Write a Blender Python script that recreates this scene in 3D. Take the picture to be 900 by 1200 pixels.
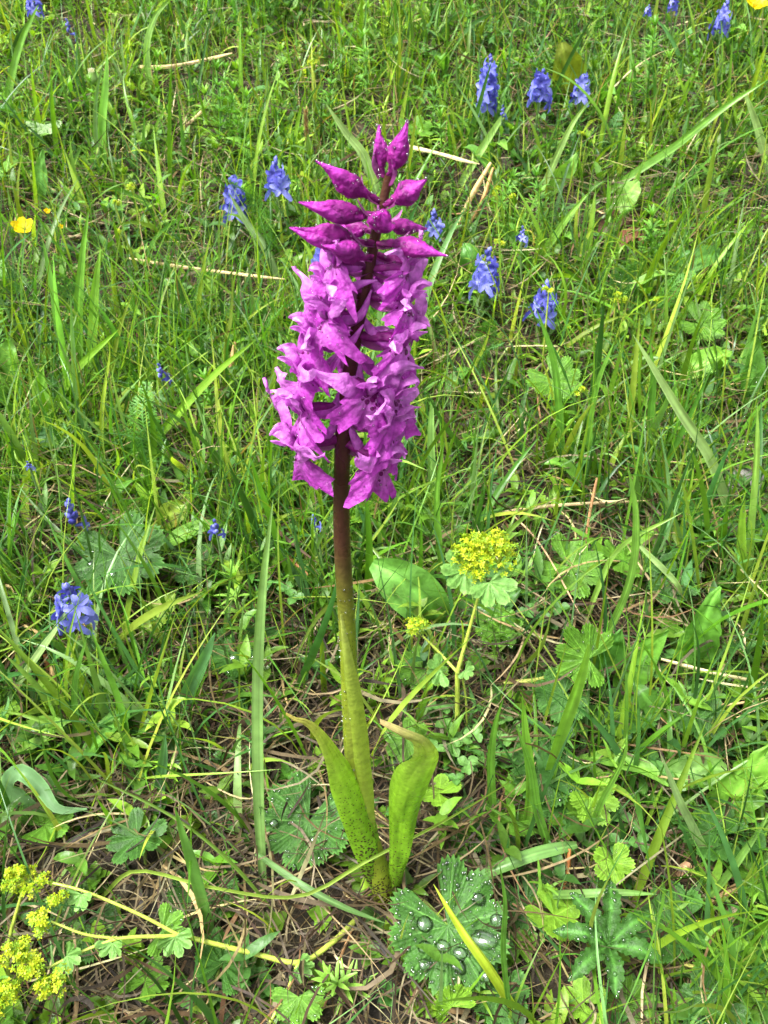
import bpy, math, random
import numpy as np
from mathutils import Vector

random.seed(7)
rng = np.random.default_rng(7)
for o in list(bpy.data.objects):
    bpy.data.objects.remove(o)
scene = bpy.context.scene
COL = scene.collection
R = math.radians

# ------------------------------------------------------------------ camera
PITCH = 37.0            # degrees below the horizon
SLOPE = math.tan(R(15.0))   # the hillside rises away from the camera
FPX = 1039.0            # focal length in pixels of the 900 x 1200 photograph
CAM = np.array([0.0, -0.244, 0.438])
cam_d = bpy.data.cameras.new('camera')
cam_d.sensor_fit = 'VERTICAL'
cam_d.sensor_height = 36.0
cam_d.sensor_width = 27.0
cam_d.lens = FPX / 1200 * 36
cam_d.clip_start = 0.01
cam_d.clip_end = 100
cam_d.dof.use_dof = True
cam_d.dof.focus_distance = 0.36
cam_d.dof.aperture_fstop = 44
cam = bpy.data.objects.new('camera', cam_d)
cam.location = CAM
cam.rotation_euler = (R(90 - PITCH), 0, 0)
COL.objects.link(cam)
scene.camera = cam

# ------------------------------------------------------------------ light
SUN_EL, SUN_AZ = 64.0, 245.0     # bright, thinly overcast day; azimuth clockwise from +Y
world = bpy.data.worlds.new('World')
scene.world = world
world.use_nodes = True
nt = world.node_tree
nt.nodes.clear()
sky = nt.nodes.new('ShaderNodeTexSky')
sky.sky_type = 'NISHITA'
sky.sun_disc = False
sky.sun_elevation = R(SUN_EL)
sky.sun_rotation = R(SUN_AZ)
sky.dust_density = 6.0
sky.air_density = 1.0
hs = nt.nodes.new('ShaderNodeHueSaturation')
hs.inputs['Saturation'].default_value = 0.25
bgn = nt.nodes.new('ShaderNodeBackground')
bgn.inputs['Strength'].default_value = 0.065
wo = nt.nodes.new('ShaderNodeOutputWorld')
nt.links.new(sky.outputs[0], hs.inputs['Color'])
nt.links.new(hs.outputs[0], bgn.inputs['Color'])
nt.links.new(bgn.outputs[0], wo.inputs['Surface'])
sl = bpy.data.lights.new('sun', 'SUN')
sl.energy = 1.5
sl.angle = R(28)
sl.color = (1.0, 0.98, 0.95)
sun = bpy.data.objects.new('sun', sl)
az, el = R(SUN_AZ), R(SUN_EL)
sdir = Vector((math.sin(az) * math.cos(el), math.cos(az) * math.cos(el), math.sin(el)))
sun.rotation_euler = sdir.to_track_quat('Z', 'Y').to_euler()
sun.location = (0, 0, 3)
COL.objects.link(sun)

scene.view_settings.view_transform = 'Standard'
scene.view_settings.look = 'None'
scene.view_settings.gamma = 1
scene.view_settings.use_curve_mapping = False
scene.view_settings.exposure = 2.48
scene.render.engine = 'CYCLES'
scene.cycles.max_bounces = 6
scene.cycles.transparent_max_bounces = 12

# ------------------------------------------------------------------ projection helpers
cp, sp = math.cos(R(PITCH)), math.sin(R(PITCH))
RIGHT = np.array([1., 0, 0]); UP = np.array([0, sp, cp]); FWD = np.array([0, cp, -sp])

_g = rng.random((64, 64))
def vnoise(x, y):
    x = np.asarray(x, float); y = np.asarray(y, float)
    xi = np.floor(x).astype(int); yi = np.floor(y).astype(int)
    fx = x - xi; fy = y - yi
    fx = fx * fx * (3 - 2 * fx); fy = fy * fy * (3 - 2 * fy)
    a = _g[xi % 64, yi % 64]; b = _g[(xi + 1) % 64, yi % 64]
    c = _g[xi % 64, (yi + 1) % 64]; d = _g[(xi + 1) % 64, (yi + 1) % 64]
    return (a * (1 - fx) + b * fx) * (1 - fy) + (c * (1 - fx) + d * fx) * fy

def ground_z(x, y):
    x = np.asarray(x, float); y = np.asarray(y, float)
    return SLOPE * y + 0.016 * (vnoise(x * 9 + 20, y * 9 + 20) - .5) + 0.007 * (vnoise(x * 31 + 7, y * 31 + 7) - .5)

def ray(px, py):
    return RIGHT * ((px - 450) / FPX) + UP * ((600 - py) / FPX) + FWD

def gp(px, py, h=0.0):
    """the point h metres above the ground that shows at this pixel"""
    d = ray(px, py)
    t = (CAM[2] - h - SLOPE * CAM[1]) / (SLOPE * d[1] - d[2])
    for _ in range(6):
        p = CAM + d * t
        t += (p[2] - h - float(ground_z(p[0], p[1]))) / (SLOPE * d[1] - d[2]) * 0.9
    return CAM + d * t

def vp(px, py, y):
    """the point of the upright plane at depth y that shows at this pixel"""
    d = ray(px, py)
    return CAM + d * ((y - CAM[1]) / d[1])

def to_px(P):
    q = np.asarray(P) - CAM
    z = q @ FWD
    return 450 + FPX * (q @ RIGHT) / z, 600 - FPX * (q @ UP) / z, z

def c(r, g, b):
    f = lambda v: ((v / 255 + .055) / 1.055) ** 2.4 if v > 10.3 else v / 255 / 12.92
    return np.array([f(r), f(g), f(b)])

def unit(v):
    v = np.asarray(v, float)
    return v / (np.linalg.norm(v) + 1e-12)

# ------------------------------------------------------------------ mesh builder
class MB:
    def __init__(self):
        self.V = []; self.F = []; self.C = []; self.n = 0
    def add(self, V, F, C):
        V = np.asarray(V, float).reshape(-1, 3)
        C = np.asarray(C, float)
        if C.ndim == 1:
            C = np.repeat(C[None], len(V), 0)
        self.V.append(V); self.C.append(C[:, :3]); self.F.append(np.asarray(F, int).reshape(-1, 4) + self.n)
        self.n += len(V)
    def mesh(self, name, mat, origin=(0, 0, 0), smooth=True):
        V = np.concatenate(self.V) - np.asarray(origin); F = np.concatenate(self.F); C = np.concatenate(self.C)
        me = bpy.data.meshes.new(name)
        me.vertices.add(len(V)); me.vertices.foreach_set('co', V.ravel())
        me.loops.add(F.size); me.loops.foreach_set('vertex_index', F.ravel())
        me.polygons.add(len(F))
        me.polygons.foreach_set('loop_start', np.arange(len(F)) * 4)
        if smooth:
            me.polygons.foreach_set('use_smooth', np.ones(len(F), bool))
        at = me.color_attributes.new('Col', 'FLOAT_COLOR', 'POINT')
        at.data.foreach_set('color', np.concatenate([C, np.ones((len(C), 1))], 1).ravel())
        me.update(calc_edges=True)
        me.materials.append(mat)
        return me
    def build(self, name, mat, parent=None, origin=(0, 0, 0), smooth=True, stuff=False):
        o = bpy.data.objects.new(name, self.mesh(name, mat, origin, smooth))
        COL.objects.link(o)
        if parent is not None:
            o.parent = parent
        else:
            o.location = origin
        if stuff:
            o['kind'] = 'stuff'
        return o

def tag(o, label, cat, group=None):
    o['label'] = label; o['category'] = cat
    if group:
        o['group'] = group
    return o

def thing(name, label, cat, loc, group=None):
    o = bpy.data.objects.new(name, None)
    o.empty_display_size = 0.01
    o.location = loc
    COL.objects.link(o)
    return tag(o, label, cat, group)

def copy_tree(o, parent=None):
    k = o.copy()
    COL.objects.link(k)
    k.parent = parent
    for ch in o.children:
        copy_tree(ch, k)
    return k

def gridF(nu, nv, wrap=False):
    i = np.arange(nu - 1)[:, None]; j = np.arange(nv if wrap else nv - 1)[None]
    a = i * nv + j; b = i * nv + (j + 1) % nv
    return np.stack([a, b, b + nv, a + nv], -1).reshape(-1, 4)

def resample(pts, n):
    """Catmull-Rom through the points, n samples evenly by length"""
    P = np.asarray(pts, float)
    if len(P) == 2:
        return P[0] + (P[1] - P[0]) * np.linspace(0, 1, n)[:, None]
    Q = np.concatenate([[2 * P[0] - P[1]], P, [2 * P[-1] - P[-2]]])
    out = []
    for k in range(len(P) - 1):
        t = np.linspace(0, 1, 16, endpoint=False)[:, None]
        a, b, cc, d = Q[k:k + 4]
        out.append(.5 * (2 * b + (cc - a) * t + (2 * a - 5 * b + 4 * cc - d) * t * t + (3 * b - a - 3 * cc + d) * t ** 3))
    out = np.concatenate(out + [P[-1:]])
    s = np.concatenate([[0], np.cumsum(np.linalg.norm(np.diff(out[:, :3], axis=0), axis=1))])
    q = np.linspace(0, s[-1], n)
    return np.stack([np.interp(q, s, out[:, k]) for k in range(out.shape[1])], 1)

def strap(mb, pts, widths, nrm=(0, -.5, 1), nu=20, nv=5, cup=0.0, twist=(0, 0), wave=0.0, wavef=6, teeth=0, tooth=0.0,
          c0=(.1, .2, .03), c1=None, rib=None, ribw=.12, blotch=0.0, crinkle=0.0, stripe=0.0, seed=None, cpow=1.0):
    """a leaf, petal or blade along a 3-D line; widths are metres, evenly spread along it"""
    r = np.random.default_rng(seed if seed is not None else rng.integers(1 << 30))
    C = resample(pts, nu)
    t = np.linspace(0, 1, nu)
    w = np.interp(t, np.linspace(0, 1, len(widths)), widths)
    if len(widths) > 2:
        k = np.array([.25, .5, .25]); wp = np.concatenate([[w[0]], w, [w[-1]]]); w2 = np.convolve(wp, k, 'valid'); w2[-1] = w[-1]; w = w2
    T = np.gradient(C, axis=0); T /= np.linalg.norm(T, axis=1)[:, None] + 1e-12
    N0 = np.repeat(np.asarray(nrm, float)[None], nu, 0)
    W = np.cross(N0, T)
    for i in range(nu):            # keep the frame from flipping round on curls
        if np.linalg.norm(W[i]) < .15 and i: W[i] = W[i - 1]
        if i and W[i] @ W[i - 1] < 0: W[i] = -W[i]
    W /= np.linalg.norm(W, axis=1)[:, None] + 1e-12
    N = np.cross(T, W)
    a = np.interp(t, [0, 1], twist)[:, None]
    W, N = W * np.cos(a) + N * np.sin(a), N * np.cos(a) - W * np.sin(a)
    v = np.linspace(-1, 1, nv)
    ph = r.random(3) * 6.28
    hw = w / 2
    tt = np.ones((nu, nv))
    if teeth:
        saw = np.abs(((t * teeth) % 1) - .3)
        tt = 1 - tooth * saw[:, None] * np.abs(v)[None] ** 3
    off = hw[:, None] * v[None] * tt
    z = cup * hw[:, None] * (v ** 2)[None]
    z = z + wave * np.abs(v)[None] ** 1.5 * (np.sin(t * 6.28 * wavef + ph[0])[:, None] * np.sign(v)[None] * .6 + np.sin(t * 6.28 * wavef * .63 + ph[1])[:, None])
    if crinkle:
        z = z + crinkle * (vnoise((t * 9 + ph[0])[:, None] + 0 * v, v[None] * 2.5 + ph[1] + 0 * t[:, None]) - .5) * 2
    V = C[:, None] + W[:, None] * off[..., None] + N[:, None] * z[..., None]
    c0 = np.asarray(c0, float); c1 = c0 if c1 is None else np.asarray(c1, float)
    K = c0 + (c1 - c0) * t[:, None] ** cpow
    K = np.repeat(K[:, None], nv, 1)
    if rib is not None:
        m = (np.abs(v) < ribw).astype(float)[None, :, None]
        K = K * (1 - m) + np.asarray(rib) * m
    if stripe:
        K = K * (1 + stripe * (r.random(nv) - .5) * 2)[None, :, None]
    if blotch:
        K = K * (1 + blotch * (vnoise((t * 6 + ph[2])[:, None] + 0 * v, v[None] * 1.5 + 0 * t[:, None]) - .5) * 2)[..., None]
    mb.add(V, gridF(nu, nv), K.reshape(-1, 3))
    return V

def tube(mb, pts, radii, n=8, nu=16, c0=(.1, .2, .03), c1=None, ridge=0.0, ridges=6, squash=1.0):
    C = resample(pts, nu)
    t = np.linspace(0, 1, nu)
    r = np.interp(t, np.linspace(0, 1, len(radii)), radii)
    T = np.gradient(C, axis=0); T /= np.linalg.norm(T, axis=1)[:, None] + 1e-12
    ref = np.array([0, 0, 1.]) if abs(T[nu // 2, 2]) < .8 else np.array([0, 1., 0])
    A = np.cross(T, ref); A /= np.linalg.norm(A, axis=1)[:, None] + 1e-12
    B = np.cross(T, A)
    th = np.arange(n) / n * 6.2832
    rr = r[:, None] * (1 + ridge * np.cos(th * ridges)[None])
    V = C[:, None] + A[:, None] * (rr * np.cos(th))[..., None] + B[:, None] * (rr * np.sin(th) * squash)[..., None]
    c0 = np.asarray(c0, float); c1 = c0 if c1 is None else np.asarray(c1, float)
    K = np.repeat((c0 + (c1 - c0) * t[:, None])[:, None], n, 1)
    mb.add(V, gridF(nu, n, True), K.reshape(-1, 3))
    return V

_th = np.arange(8) / 8 * 6.2832
def bead(mb, p, nrm, r, flat=.8, n=8, m=5, stretch=1.0, col=(1, 1, 1)):
    """a drop of water sitting on a surface"""
    nrm = unit(nrm); a = unit(np.cross(nrm, [.3, .9, .1])); b = np.cross(nrm, a)
    th = np.arange(n) / n * 6.2832
    ph = np.linspace(-.9, math.pi / 2, m)
    V = (np.cos(ph)[:, None, None] * (np.cos(th)[None, :, None] * a * stretch + np.sin(th)[None, :, None] * b) + (np.sin(ph) * flat)[:, None, None] * nrm) * r + np.asarray(p) + nrm * r * flat * .45
    mb.add(V, gridF(m, n, True), np.asarray(col, float))

def palm(mb, centre, normal, heading, rad, lobes=9, depth=.22, teeth=7, tooth=.08, pleat=.06, dish=.12, gap=36, nr=11, per=28,
         col=(.06, .14, .04), vein=(.16, .28, .08), seed=0, sub=None):
    """a round pleated palmate leaf; heading is where its middle lobe points"""
    r_ = np.random.default_rng(seed)
    n = unit(normal); h = np.asarray(heading, float); h = unit(h - n * (h @ n)); s = np.cross(n, h)
    nth = lobes * per + 1
    th = np.linspace(-math.pi + R(gap) / 2, math.pi - R(gap) / 2, nth)
    q = np.linspace(0, lobes, nth); q[-1] -= 1e-6
    fr = q % 1; li = q.astype(int)
    ls = 1 + .10 * (r_.random(lobes + 1) - .5)
    e = np.abs(fr - .5) * 2
    lob = (1 - depth * e ** 3) * ls[li]
    saw = np.abs(((fr * teeth) % 1) - .5) * 2
    rho = rad * lob * (1 - tooth * saw)
    u = np.linspace(0, 1, nr)[:, None] ** .9
    ph = r_.random(4) * 6.28
    z = rad * (pleat * np.cos(fr * 6.2832)[None] * u ** 1.3 * -1 + dish * u ** 2 * (1 + .5 * np.sin(th * 2 + ph[0])[None]) + .05 * u ** 2 * np.sin(th * 3 + ph[1])[None])
    x = rho[None] * u * np.cos(th)[None]; y = rho[None] * u * np.sin(th)[None]
    V = np.asarray(centre) + x[..., None] * h + y[..., None] * s + z[..., None] * n
    K = np.repeat(np.repeat(np.asarray(col, float)[None, None], nr, 0), nth, 1)
    vm = np.clip(1 - e[None] * (5 + 7 * u), 0, 1) * (1 - .5 * u)
    fan = np.abs(((e[None] * 2.2 - u * 2.6) % 1) - .5) * 2      # side veins
    vm = np.maximum(vm, np.clip((fan - .72) * 3, 0, 1) * .22 * (u > .2))
    K = K * (1 - vm[..., None]) + np.asarray(vein) * vm[..., None]
    em = (u > .97) * .45
    K = K * (1 - em[..., None]) + np.asarray(vein) * em[..., None]
    K = K * (1 + .30 * (vnoise(x * 5 / rad + ph[2], y * 5 / rad + ph[3]) - .5))[..., None]
    mb.add(V, gridF(nr, nth), K.reshape(-1, 3))
    return V

# ------------------------------------------------------------------ materials
def leaf_mat(name, trans=.3, rough=.42, spec=.5, nscale=260, nvar=.25, bump=.15, bscale=700, tint=(1.35, 1.4, .45), wet=True):
    m = bpy.data.materials.new(name); m.use_nodes = True
    t = m.node_tree; t.nodes.clear(); L = t.links.new
    out = t.nodes.new('ShaderNodeOutputMaterial')
    at = t.nodes.new('ShaderNodeAttribute'); at.attribute_name = 'Col'
    tc = t.nodes.new('ShaderNodeTexCoord')
    nz = t.nodes.new('ShaderNodeTexNoise'); nz.inputs['Scale'].default_value = nscale; nz.inputs['Detail'].default_value = 3
    L(tc.outputs['Object'], nz.inputs['Vector'])
    mr = t.nodes.new('ShaderNodeMapRange'); mr.inputs['From Min'].default_value = .3; mr.inputs['From Max'].default_value = .7
    mr.inputs['To Min'].default_value = 1 - nvar; mr.inputs['To Max'].default_value = 1 + nvar
    L(nz.outputs['Fac'], mr.inputs['Value'])
    vm = t.nodes.new('ShaderNodeVectorMath'); vm.operation = 'SCALE'
    L(at.outputs['Color'], vm.inputs[0]); L(mr.outputs[0], vm.inputs['Scale'])
    p = t.nodes.new('ShaderNodeBsdfPrincipled')
    p.inputs['Specular IOR Level'].default_value = spec
    L(vm.outputs[0], p.inputs['Base Color'])
    n2 = t.nodes.new('ShaderNodeTexNoise'); n2.inputs['Scale'].default_value = nscale * .35
    L(tc.outputs['Object'], n2.inputs['Vector'])
    m2 = t.nodes.new('ShaderNodeMapRange'); m2.inputs['From Min'].default_value = .35; m2.inputs['From Max'].default_value = .65
    m2.inputs['To Min'].default_value = rough - (.17 if wet else .05); m2.inputs['To Max'].default_value = rough + .12
    L(n2.outputs['Fac'], m2.inputs['Value']); L(m2.outputs[0], p.inputs['Roughness'])
    n3 = t.nodes.new('ShaderNodeTexNoise'); n3.inputs['Scale'].default_value = bscale; n3.inputs['Detail'].default_value = 2
    L(tc.outputs['Object'], n3.inputs['Vector'])
    b = t.nodes.new('ShaderNodeBump'); b.inputs['Strength'].default_value = bump; b.inputs['Distance'].default_value = .001
    L(n3.outputs['Fac'], b.inputs['Height']); L(b.outputs[0], p.inputs['Normal'])
    if trans > 0:
        v2 = t.nodes.new('ShaderNodeVectorMath'); v2.operation = 'MULTIPLY'; v2.inputs[1].default_value = tint
        L(vm.outputs[0], v2.inputs[0])
        tr = t.nodes.new('ShaderNodeBsdfTranslucent'); L(v2.outputs[0], tr.inputs['Color'])
        mx = t.nodes.new('ShaderNodeMixShader'); mx.inputs[0].default_value = trans
        L(p.outputs[0], mx.inputs[1]); L(tr.outputs[0], mx.inputs[2]); L(mx.outputs[0], out.inputs['Surface'])
    else:
        L(p.outputs[0], out.inputs['Surface'])
    return m

def spotted_mat(name, base_trans, spot, scale, thr, **kw):
    """leaf_mat with small dark spots; the vertex colour's own tone sets the ground colour"""
    m = leaf_mat(name, trans=base_trans, **kw)
    t = m.node_tree; L = t.links.new
    vm = [n for n in t.nodes if n.type == 'VECT_MATH' and n.operation == 'SCALE'][0]
    tc = [n for n in t.nodes if n.type == 'TEX_COORD'][0]
    vo = t.nodes.new('ShaderNodeTexVoronoi'); vo.inputs['Scale'].default_value = scale
    L(tc.outputs['Object'], vo.inputs['Vector'])
    a2 = t.nodes.new('ShaderNodeAttribute'); a2.attribute_name = 'Spot'
    mu = t.nodes.new('ShaderNodeMath'); mu.operation = 'MULTIPLY'; mu.inputs[1].default_value = thr
    L(a2.outputs['Fac'], mu.inputs[0])
    lt = t.nodes.new('ShaderNodeMath'); lt.operation = 'LESS_THAN'
    L(vo.outputs['Distance'], lt.inputs[0]); L(mu.outputs[0], lt.inputs[1])
    mix = t.nodes.new('ShaderNodeMix'); mix.data_type = 'RGBA'
    L(lt.outputs[0], mix.inputs['Factor']); L(vm.outputs[0], mix.inputs['A']); mix.inputs['B'].default_value = (*spot, 1)
    for lk in list(t.links):
        if lk.from_node == vm and lk.to_node != mix:
            to = lk.to_socket; t.links.remove(lk); L(mix.outputs['Result'], to)
    return m

def set_spot(o, vals):
    at = o.data.attributes.new('Spot', 'FLOAT', 'POINT')
    at.data.foreach_set('value', np.asarray(vals, float).ravel())

def water_mat():
    m = bpy.data.materials.new('water_drop'); m.use_nodes = True
    t = m.node_tree; t.nodes.clear(); L = t.links.new
    out = t.nodes.new('ShaderNodeOutputMaterial')
    fr = t.nodes.new('ShaderNodeFresnel'); fr.inputs['IOR'].default_value = 1.45
    tr = t.nodes.new('ShaderNodeBsdfTransparent'); tr.inputs['Color'].default_value = (.96, .98, .96, 1)
    rf = t.nodes.new('ShaderNodeBsdfRefraction'); rf.inputs['IOR'].default_value = 1.2; rf.inputs['Roughness'].default_value = .02
    mt = t.nodes.new('ShaderNodeMixShader'); mt.inputs[0].default_value = .15
    gl = t.nodes.new('ShaderNodeBsdfGlossy'); gl.inputs['Roughness'].default_value = .04
    ad = t.nodes.new('ShaderNodeMath'); ad.operation = 'ADD'; ad.inputs[1].default_value = .10
    mx = t.nodes.new('ShaderNodeMixShader')
    L(fr.outputs[0], ad.inputs[0]); L(ad.outputs[0], mx.inputs[0])
    L(tr.outputs[0], mt.inputs[1]); L(rf.outputs[0], mt.inputs[2])
    L(mt.outputs[0], mx.inputs[1]); L(gl.outputs[0], mx.inputs[2]); L(mx.outputs[0], out.inputs['Surface'])
    return m

M_GRASS = leaf_mat('grass_blade', trans=.40, rough=.40, spec=.36, nscale=120, nvar=.18, bump=.08)
M_LEAF = leaf_mat('herb_leaf', trans=.30, rough=.46, spec=.32, nscale=300, nvar=.2, bump=.35, bscale=500)
M_MANTLE = leaf_mat('mantle_leaf', trans=.24, rough=.52, spec=.28, nscale=400, nvar=.22, bump=.6, bscale=900)
M_STRAW = leaf_mat('dry_straw', trans=.12, rough=.6, spec=.35, nscale=180, nvar=.35, bump=.3, tint=(1.1, 1, .8), wet=False)
M_PETAL = leaf_mat('orchid_petal', trans=.36, rough=.5, spec=.35, nscale=420, nvar=.34, bump=1.0, bscale=560, tint=(1.25, 1.0, 1.3))
M_STEM = leaf_mat('stem', trans=.0, rough=.42, nscale=500, nvar=.2, bump=.3, bscale=1200)
M_BLUE = leaf_mat('blue_petal', trans=.3, rough=.5, spec=.3, nscale=400, nvar=.2, bump=.2, tint=(1, 1, 1.3))
M_YELLOW = leaf_mat('yellow_petal', trans=.35, rough=.5, spec=.3, nscale=500, nvar=.15, bump=.2, tint=(1.1, 1.1, .6))
M_WATER = water_mat()
M_LIP = spotted_mat('orchid_lip', .36, tuple(c(110, 8, 95)), 520, .55, rough=.5, spec=.35, nscale=420, nvar=.34, bump=1.0, bscale=560, tint=(1.25, 1.0, 1.3))
M_OLEAF = spotted_mat('orchid_leaf', .34, tuple(c(58, 32, 30)), 620, .62, rough=.36, nscale=260, nvar=.2, bump=.32, tint=(1.15, 1.35, .4))
M_STONE = leaf_mat('stone', trans=0, rough=.75, spec=.3, nscale=120, nvar=.4, bump=.8, bscale=160, wet=False)

def soil_mat():
    m = bpy.data.materials.new('soil'); m.use_nodes = True
    t = m.node_tree; L = t.links.new
    p = t.nodes['Principled BSDF']; p.inputs['Roughness'].default_value = .9
    tc = t.nodes.new('ShaderNodeTexCoord')
    nz = t.nodes.new('ShaderNodeTexNoise'); nz.inputs['Scale'].default_value = 45; nz.inputs['Detail'].default_value = 8
    L(tc.outputs['Object'], nz.inputs['Vector'])
    cr = t.nodes.new('ShaderNodeValToRGB')
    cr.color_ramp.elements[0].position = .3; cr.color_ramp.elements[0].color = (*c(22, 17, 11), 1)
    cr.color_ramp.elements[1].position = .7; cr.color_ramp.elements[1].color = (*c(48, 38, 24), 1)
    e = cr.color_ramp.elements.new(.5); e.color = (*c(42, 36, 20), 1)
    L(nz.outputs['Fac'], cr.inputs[0]); L(cr.outputs[0], p.inputs['Base Color'])
    n2 = t.nodes.new('ShaderNodeTexNoise'); n2.inputs['Scale'].default_value = 240; n2.inputs['Detail'].default_value = 6
    L(tc.outputs['Object'], n2.inputs['Vector'])
    b = t.nodes.new('ShaderNodeBump'); b.inputs['Strength'].default_value = .8; b.inputs['Distance'].default_value = .004
    L(n2.outputs['Fac'], b.inputs['Height']); L(b.outputs[0], p.inputs['Normal'])
    return m

# ------------------------------------------------------------------ the setting: hillside
xs = np.unique(np.concatenate([np.linspace(-12, -1.4, 22), np.linspace(-1.4, 1.4, 180), np.linspace(1.4, 12, 22)]))
ys = np.unique(np.concatenate([np.linspace(-8, -.5, 16), np.linspace(-.5, 2.4, 190), np.linspace(2.4, 30, 40)]))
XX, YY = np.meshgrid(xs, ys, indexing='ij')
mb = MB(); mb.add(np.stack([XX, YY, ground_z(XX, YY)], -1), gridF(len(xs), len(ys)), np.array([.05, .04, .02]))
g = mb.build('ground', soil_mat()); g['kind'] = 'structure'

# ------------------------------------------------------------------ turf: where each kind grows
def frame_mask(P, m=60):
    x, y, z = to_px(P)
    return (x > -m) & (x < 900 + m) & (y > -m) & (y < 1200 + m * 3)

# patches where the brown thatch shows: (pixel x, pixel y, radius in m, how much green is taken away)
BARE = [(270, 850, .035, .75), (330, 1110, .05, .85), (370, 1050, .03, .8), (560, 245, .05, .8), (880, 250, .06, .7), (600, 640, .04, .6), (640, 780, .04, .6),
        (130, 790, .04, .6), (660, 585, .05, .55), (860, 540, .05, .6), (300, 60, .05, .5), (250, 250, .03, .7), (20, 980, .03, .8), (760, 1010, .03, .6),
        (210, 540, .04, .5), (700, 30, .06, .5), (640, 1170, .03, .6), (290, 900, .04, .6), (380, 800, .03, .5)]
BAREP = [(gp(a, b), r, k) for a, b, r, k in BARE]
# ground in front of things that stand clear in the photograph: tall grass is thinned there
CLEAR = [(455, 1075, .05, 1.0), (440, 1010, .035, .9), (525, 1110, .05, .93), (400, 950, .03, .8), (560, 860, .035, .85), (150, 690, .035, .85), (85, 750, .03, .8), (480, 720, .03, .8), (820, 760, .03, .8), (750, 790, .03, .8),
         (710, 1130, .05, .9), (60, 1160, .06, .93), (120, 1120, .05, .85), (200, 1120, .05, .85), (870, 940, .04, .85), (690, 800, .035, .85), (350, 1180, .03, .85), (670, 690, .03, .8), (370, 990, .035, .8), (300, 1150, .05, .7), (590, 760, .03, .85),
         (840, 440, .03, .7), (575, 350, .03, .7), (640, 380, .03, .7), (275, 260, .03, .7), (30, 300, .03, .7)]
CLEARP = [(gp(a, b), r, k) for a, b, r, k in CLEAR]

def scatter(n, x0=-1.1, x1=1.1, y0=-.22, y1=1.8, dens=None, outside=.22):
    out = []; got = 0
    while got < n:
        P = np.stack([rng.uniform(x0, x1, n * 2), rng.uniform(y0, y1, n * 2)], 1)
        z = ground_z(P[:, 0], P[:, 1]); P3 = np.concatenate([P, z[:, None]], 1)
        inn = frame_mask(P3, 230)
        pr = np.where(inn, 1.0, outside)
        pr *= np.where(P3[:, 1] > 1.3, .6, 1) * (.45 + .55 * np.clip(1.35 - P3[:, 1] / .5, 0, 1))
        # keep blades off the lens
        d = np.linalg.norm(P3[:, :2] - CAM[:2], axis=1); pr = np.where(d < .17, 0, pr)
        if dens is not None:
            pr = pr * dens(P3)
        out.append(P3[rng.random(len(P3)) < pr]); got += len(out[-1])
    return np.concatenate(out)[:n]

def thin(P, spots, hard=1.0):
    k = np.ones(len(P))
    for c_, r, a in spots:
        d = np.hypot(P[:, 0] - c_[0], (P[:, 1] - c_[1]) * .8) / r
        k *= 1 - a * hard * np.clip(1.6 - d, 0, 1)
    return k

def blades(mb, P, L, w, azm, lean, curl, twist, c0, c1, S=7, wp=1.6, nv=2, fold=.25, bend=None):
    """many grass blades at once"""
    N = len(P)
    s = np.linspace(0, 1, S + 1)
    phi = lean[:, None] + curl[:, None] * s[None] ** 1.3
    dz = np.cos(phi); dr = np.sin(phi)
    step = (L / S)[:, None]
    zz = np.concatenate([np.zeros((N, 1)), np.cumsum((dz[:, 1:] + dz[:, :-1]) / 2 * step, 1)], 1)
    bend = rng.normal(0, .5, N) if bend is None else bend
    am = azm[:, None] + bend[:, None] * s[None]
    A = np.stack([np.cos(am), np.sin(am), np.zeros_like(am)], -1)
    Bv = np.stack([-np.sin(am), np.cos(am), np.zeros_like(am)], -1)
    hd = A * dr[..., None]
    hor = np.concatenate([np.zeros((N, 1, 3)), np.cumsum((hd[:, 1:] + hd[:, :-1]) / 2 * step[..., None], 1)], 1)
    C = P[:, None] + hor + np.array([0, 0, 1.]) * zz[..., None]
    # never below the ground
    gz = ground_z(C[..., 0], C[..., 1]) + .001
    C[..., 2] = np.where(s[None] > .05, np.maximum(C[..., 2], gz), C[..., 2])
    Nn = -A * dz[..., None] + np.array([0, 0, 1.]) * dr[..., None]
    tw = twist[:, None] * s[None]
    W = Bv * np.cos(tw)[..., None] + Nn * np.sin(tw)[..., None]
    prof = np.minimum(1, .55 + 1.5 * s) * (1 - s ** wp) + .02
    hw = (w[:, None] * prof[None] / 2)[..., None]
    if nv == 2:
        V = np.stack([C - W * hw, C + W * hw], 2)
    else:
        N2 = Nn * np.cos(tw)[..., None] - Bv * np.sin(tw)[..., None]
        V = np.stack([C - W * hw + N2 * hw * fold, C, C + W * hw + N2 * hw * fold], 2)
    K = c0[:, None] + (c1 - c0)[:, None] * s[None, :, None]
    K = np.repeat(K[:, :, None], nv, 2)
    F = gridF(S + 1, nv)
    F = (np.arange(N) * (S + 1) * nv)[:, None, None] + F[None]
    mb.add(V.reshape(-1, 3), F.reshape(-1, 4), K.reshape(-1, 3))
    return C

GREENS = np.array([c(116, 152, 46), c(94, 140, 40), c(74, 120, 42), c(58, 100, 46), c(136, 164, 62), c(106, 144, 84), c(86, 134, 34), c(66, 112, 56)])
TANS = np.array([c(180, 158, 112), c(150, 126, 84), c(116, 96, 64), c(90, 72, 48), c(202, 184, 142), c(130, 98, 66)])

def patch(P):
    n = vnoise(P[:, 0] * 7 + 40, P[:, 1] * 7 + 40); m = vnoise(P[:, 0] * 19 + 4, P[:, 1] * 19 + 40)
    f = (.62 + .45 * n + .35 * m)[:, None]
    return f * np.stack([.86 + .3 * n, np.ones(len(P)), 1.25 - .5 * n], 1)

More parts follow.
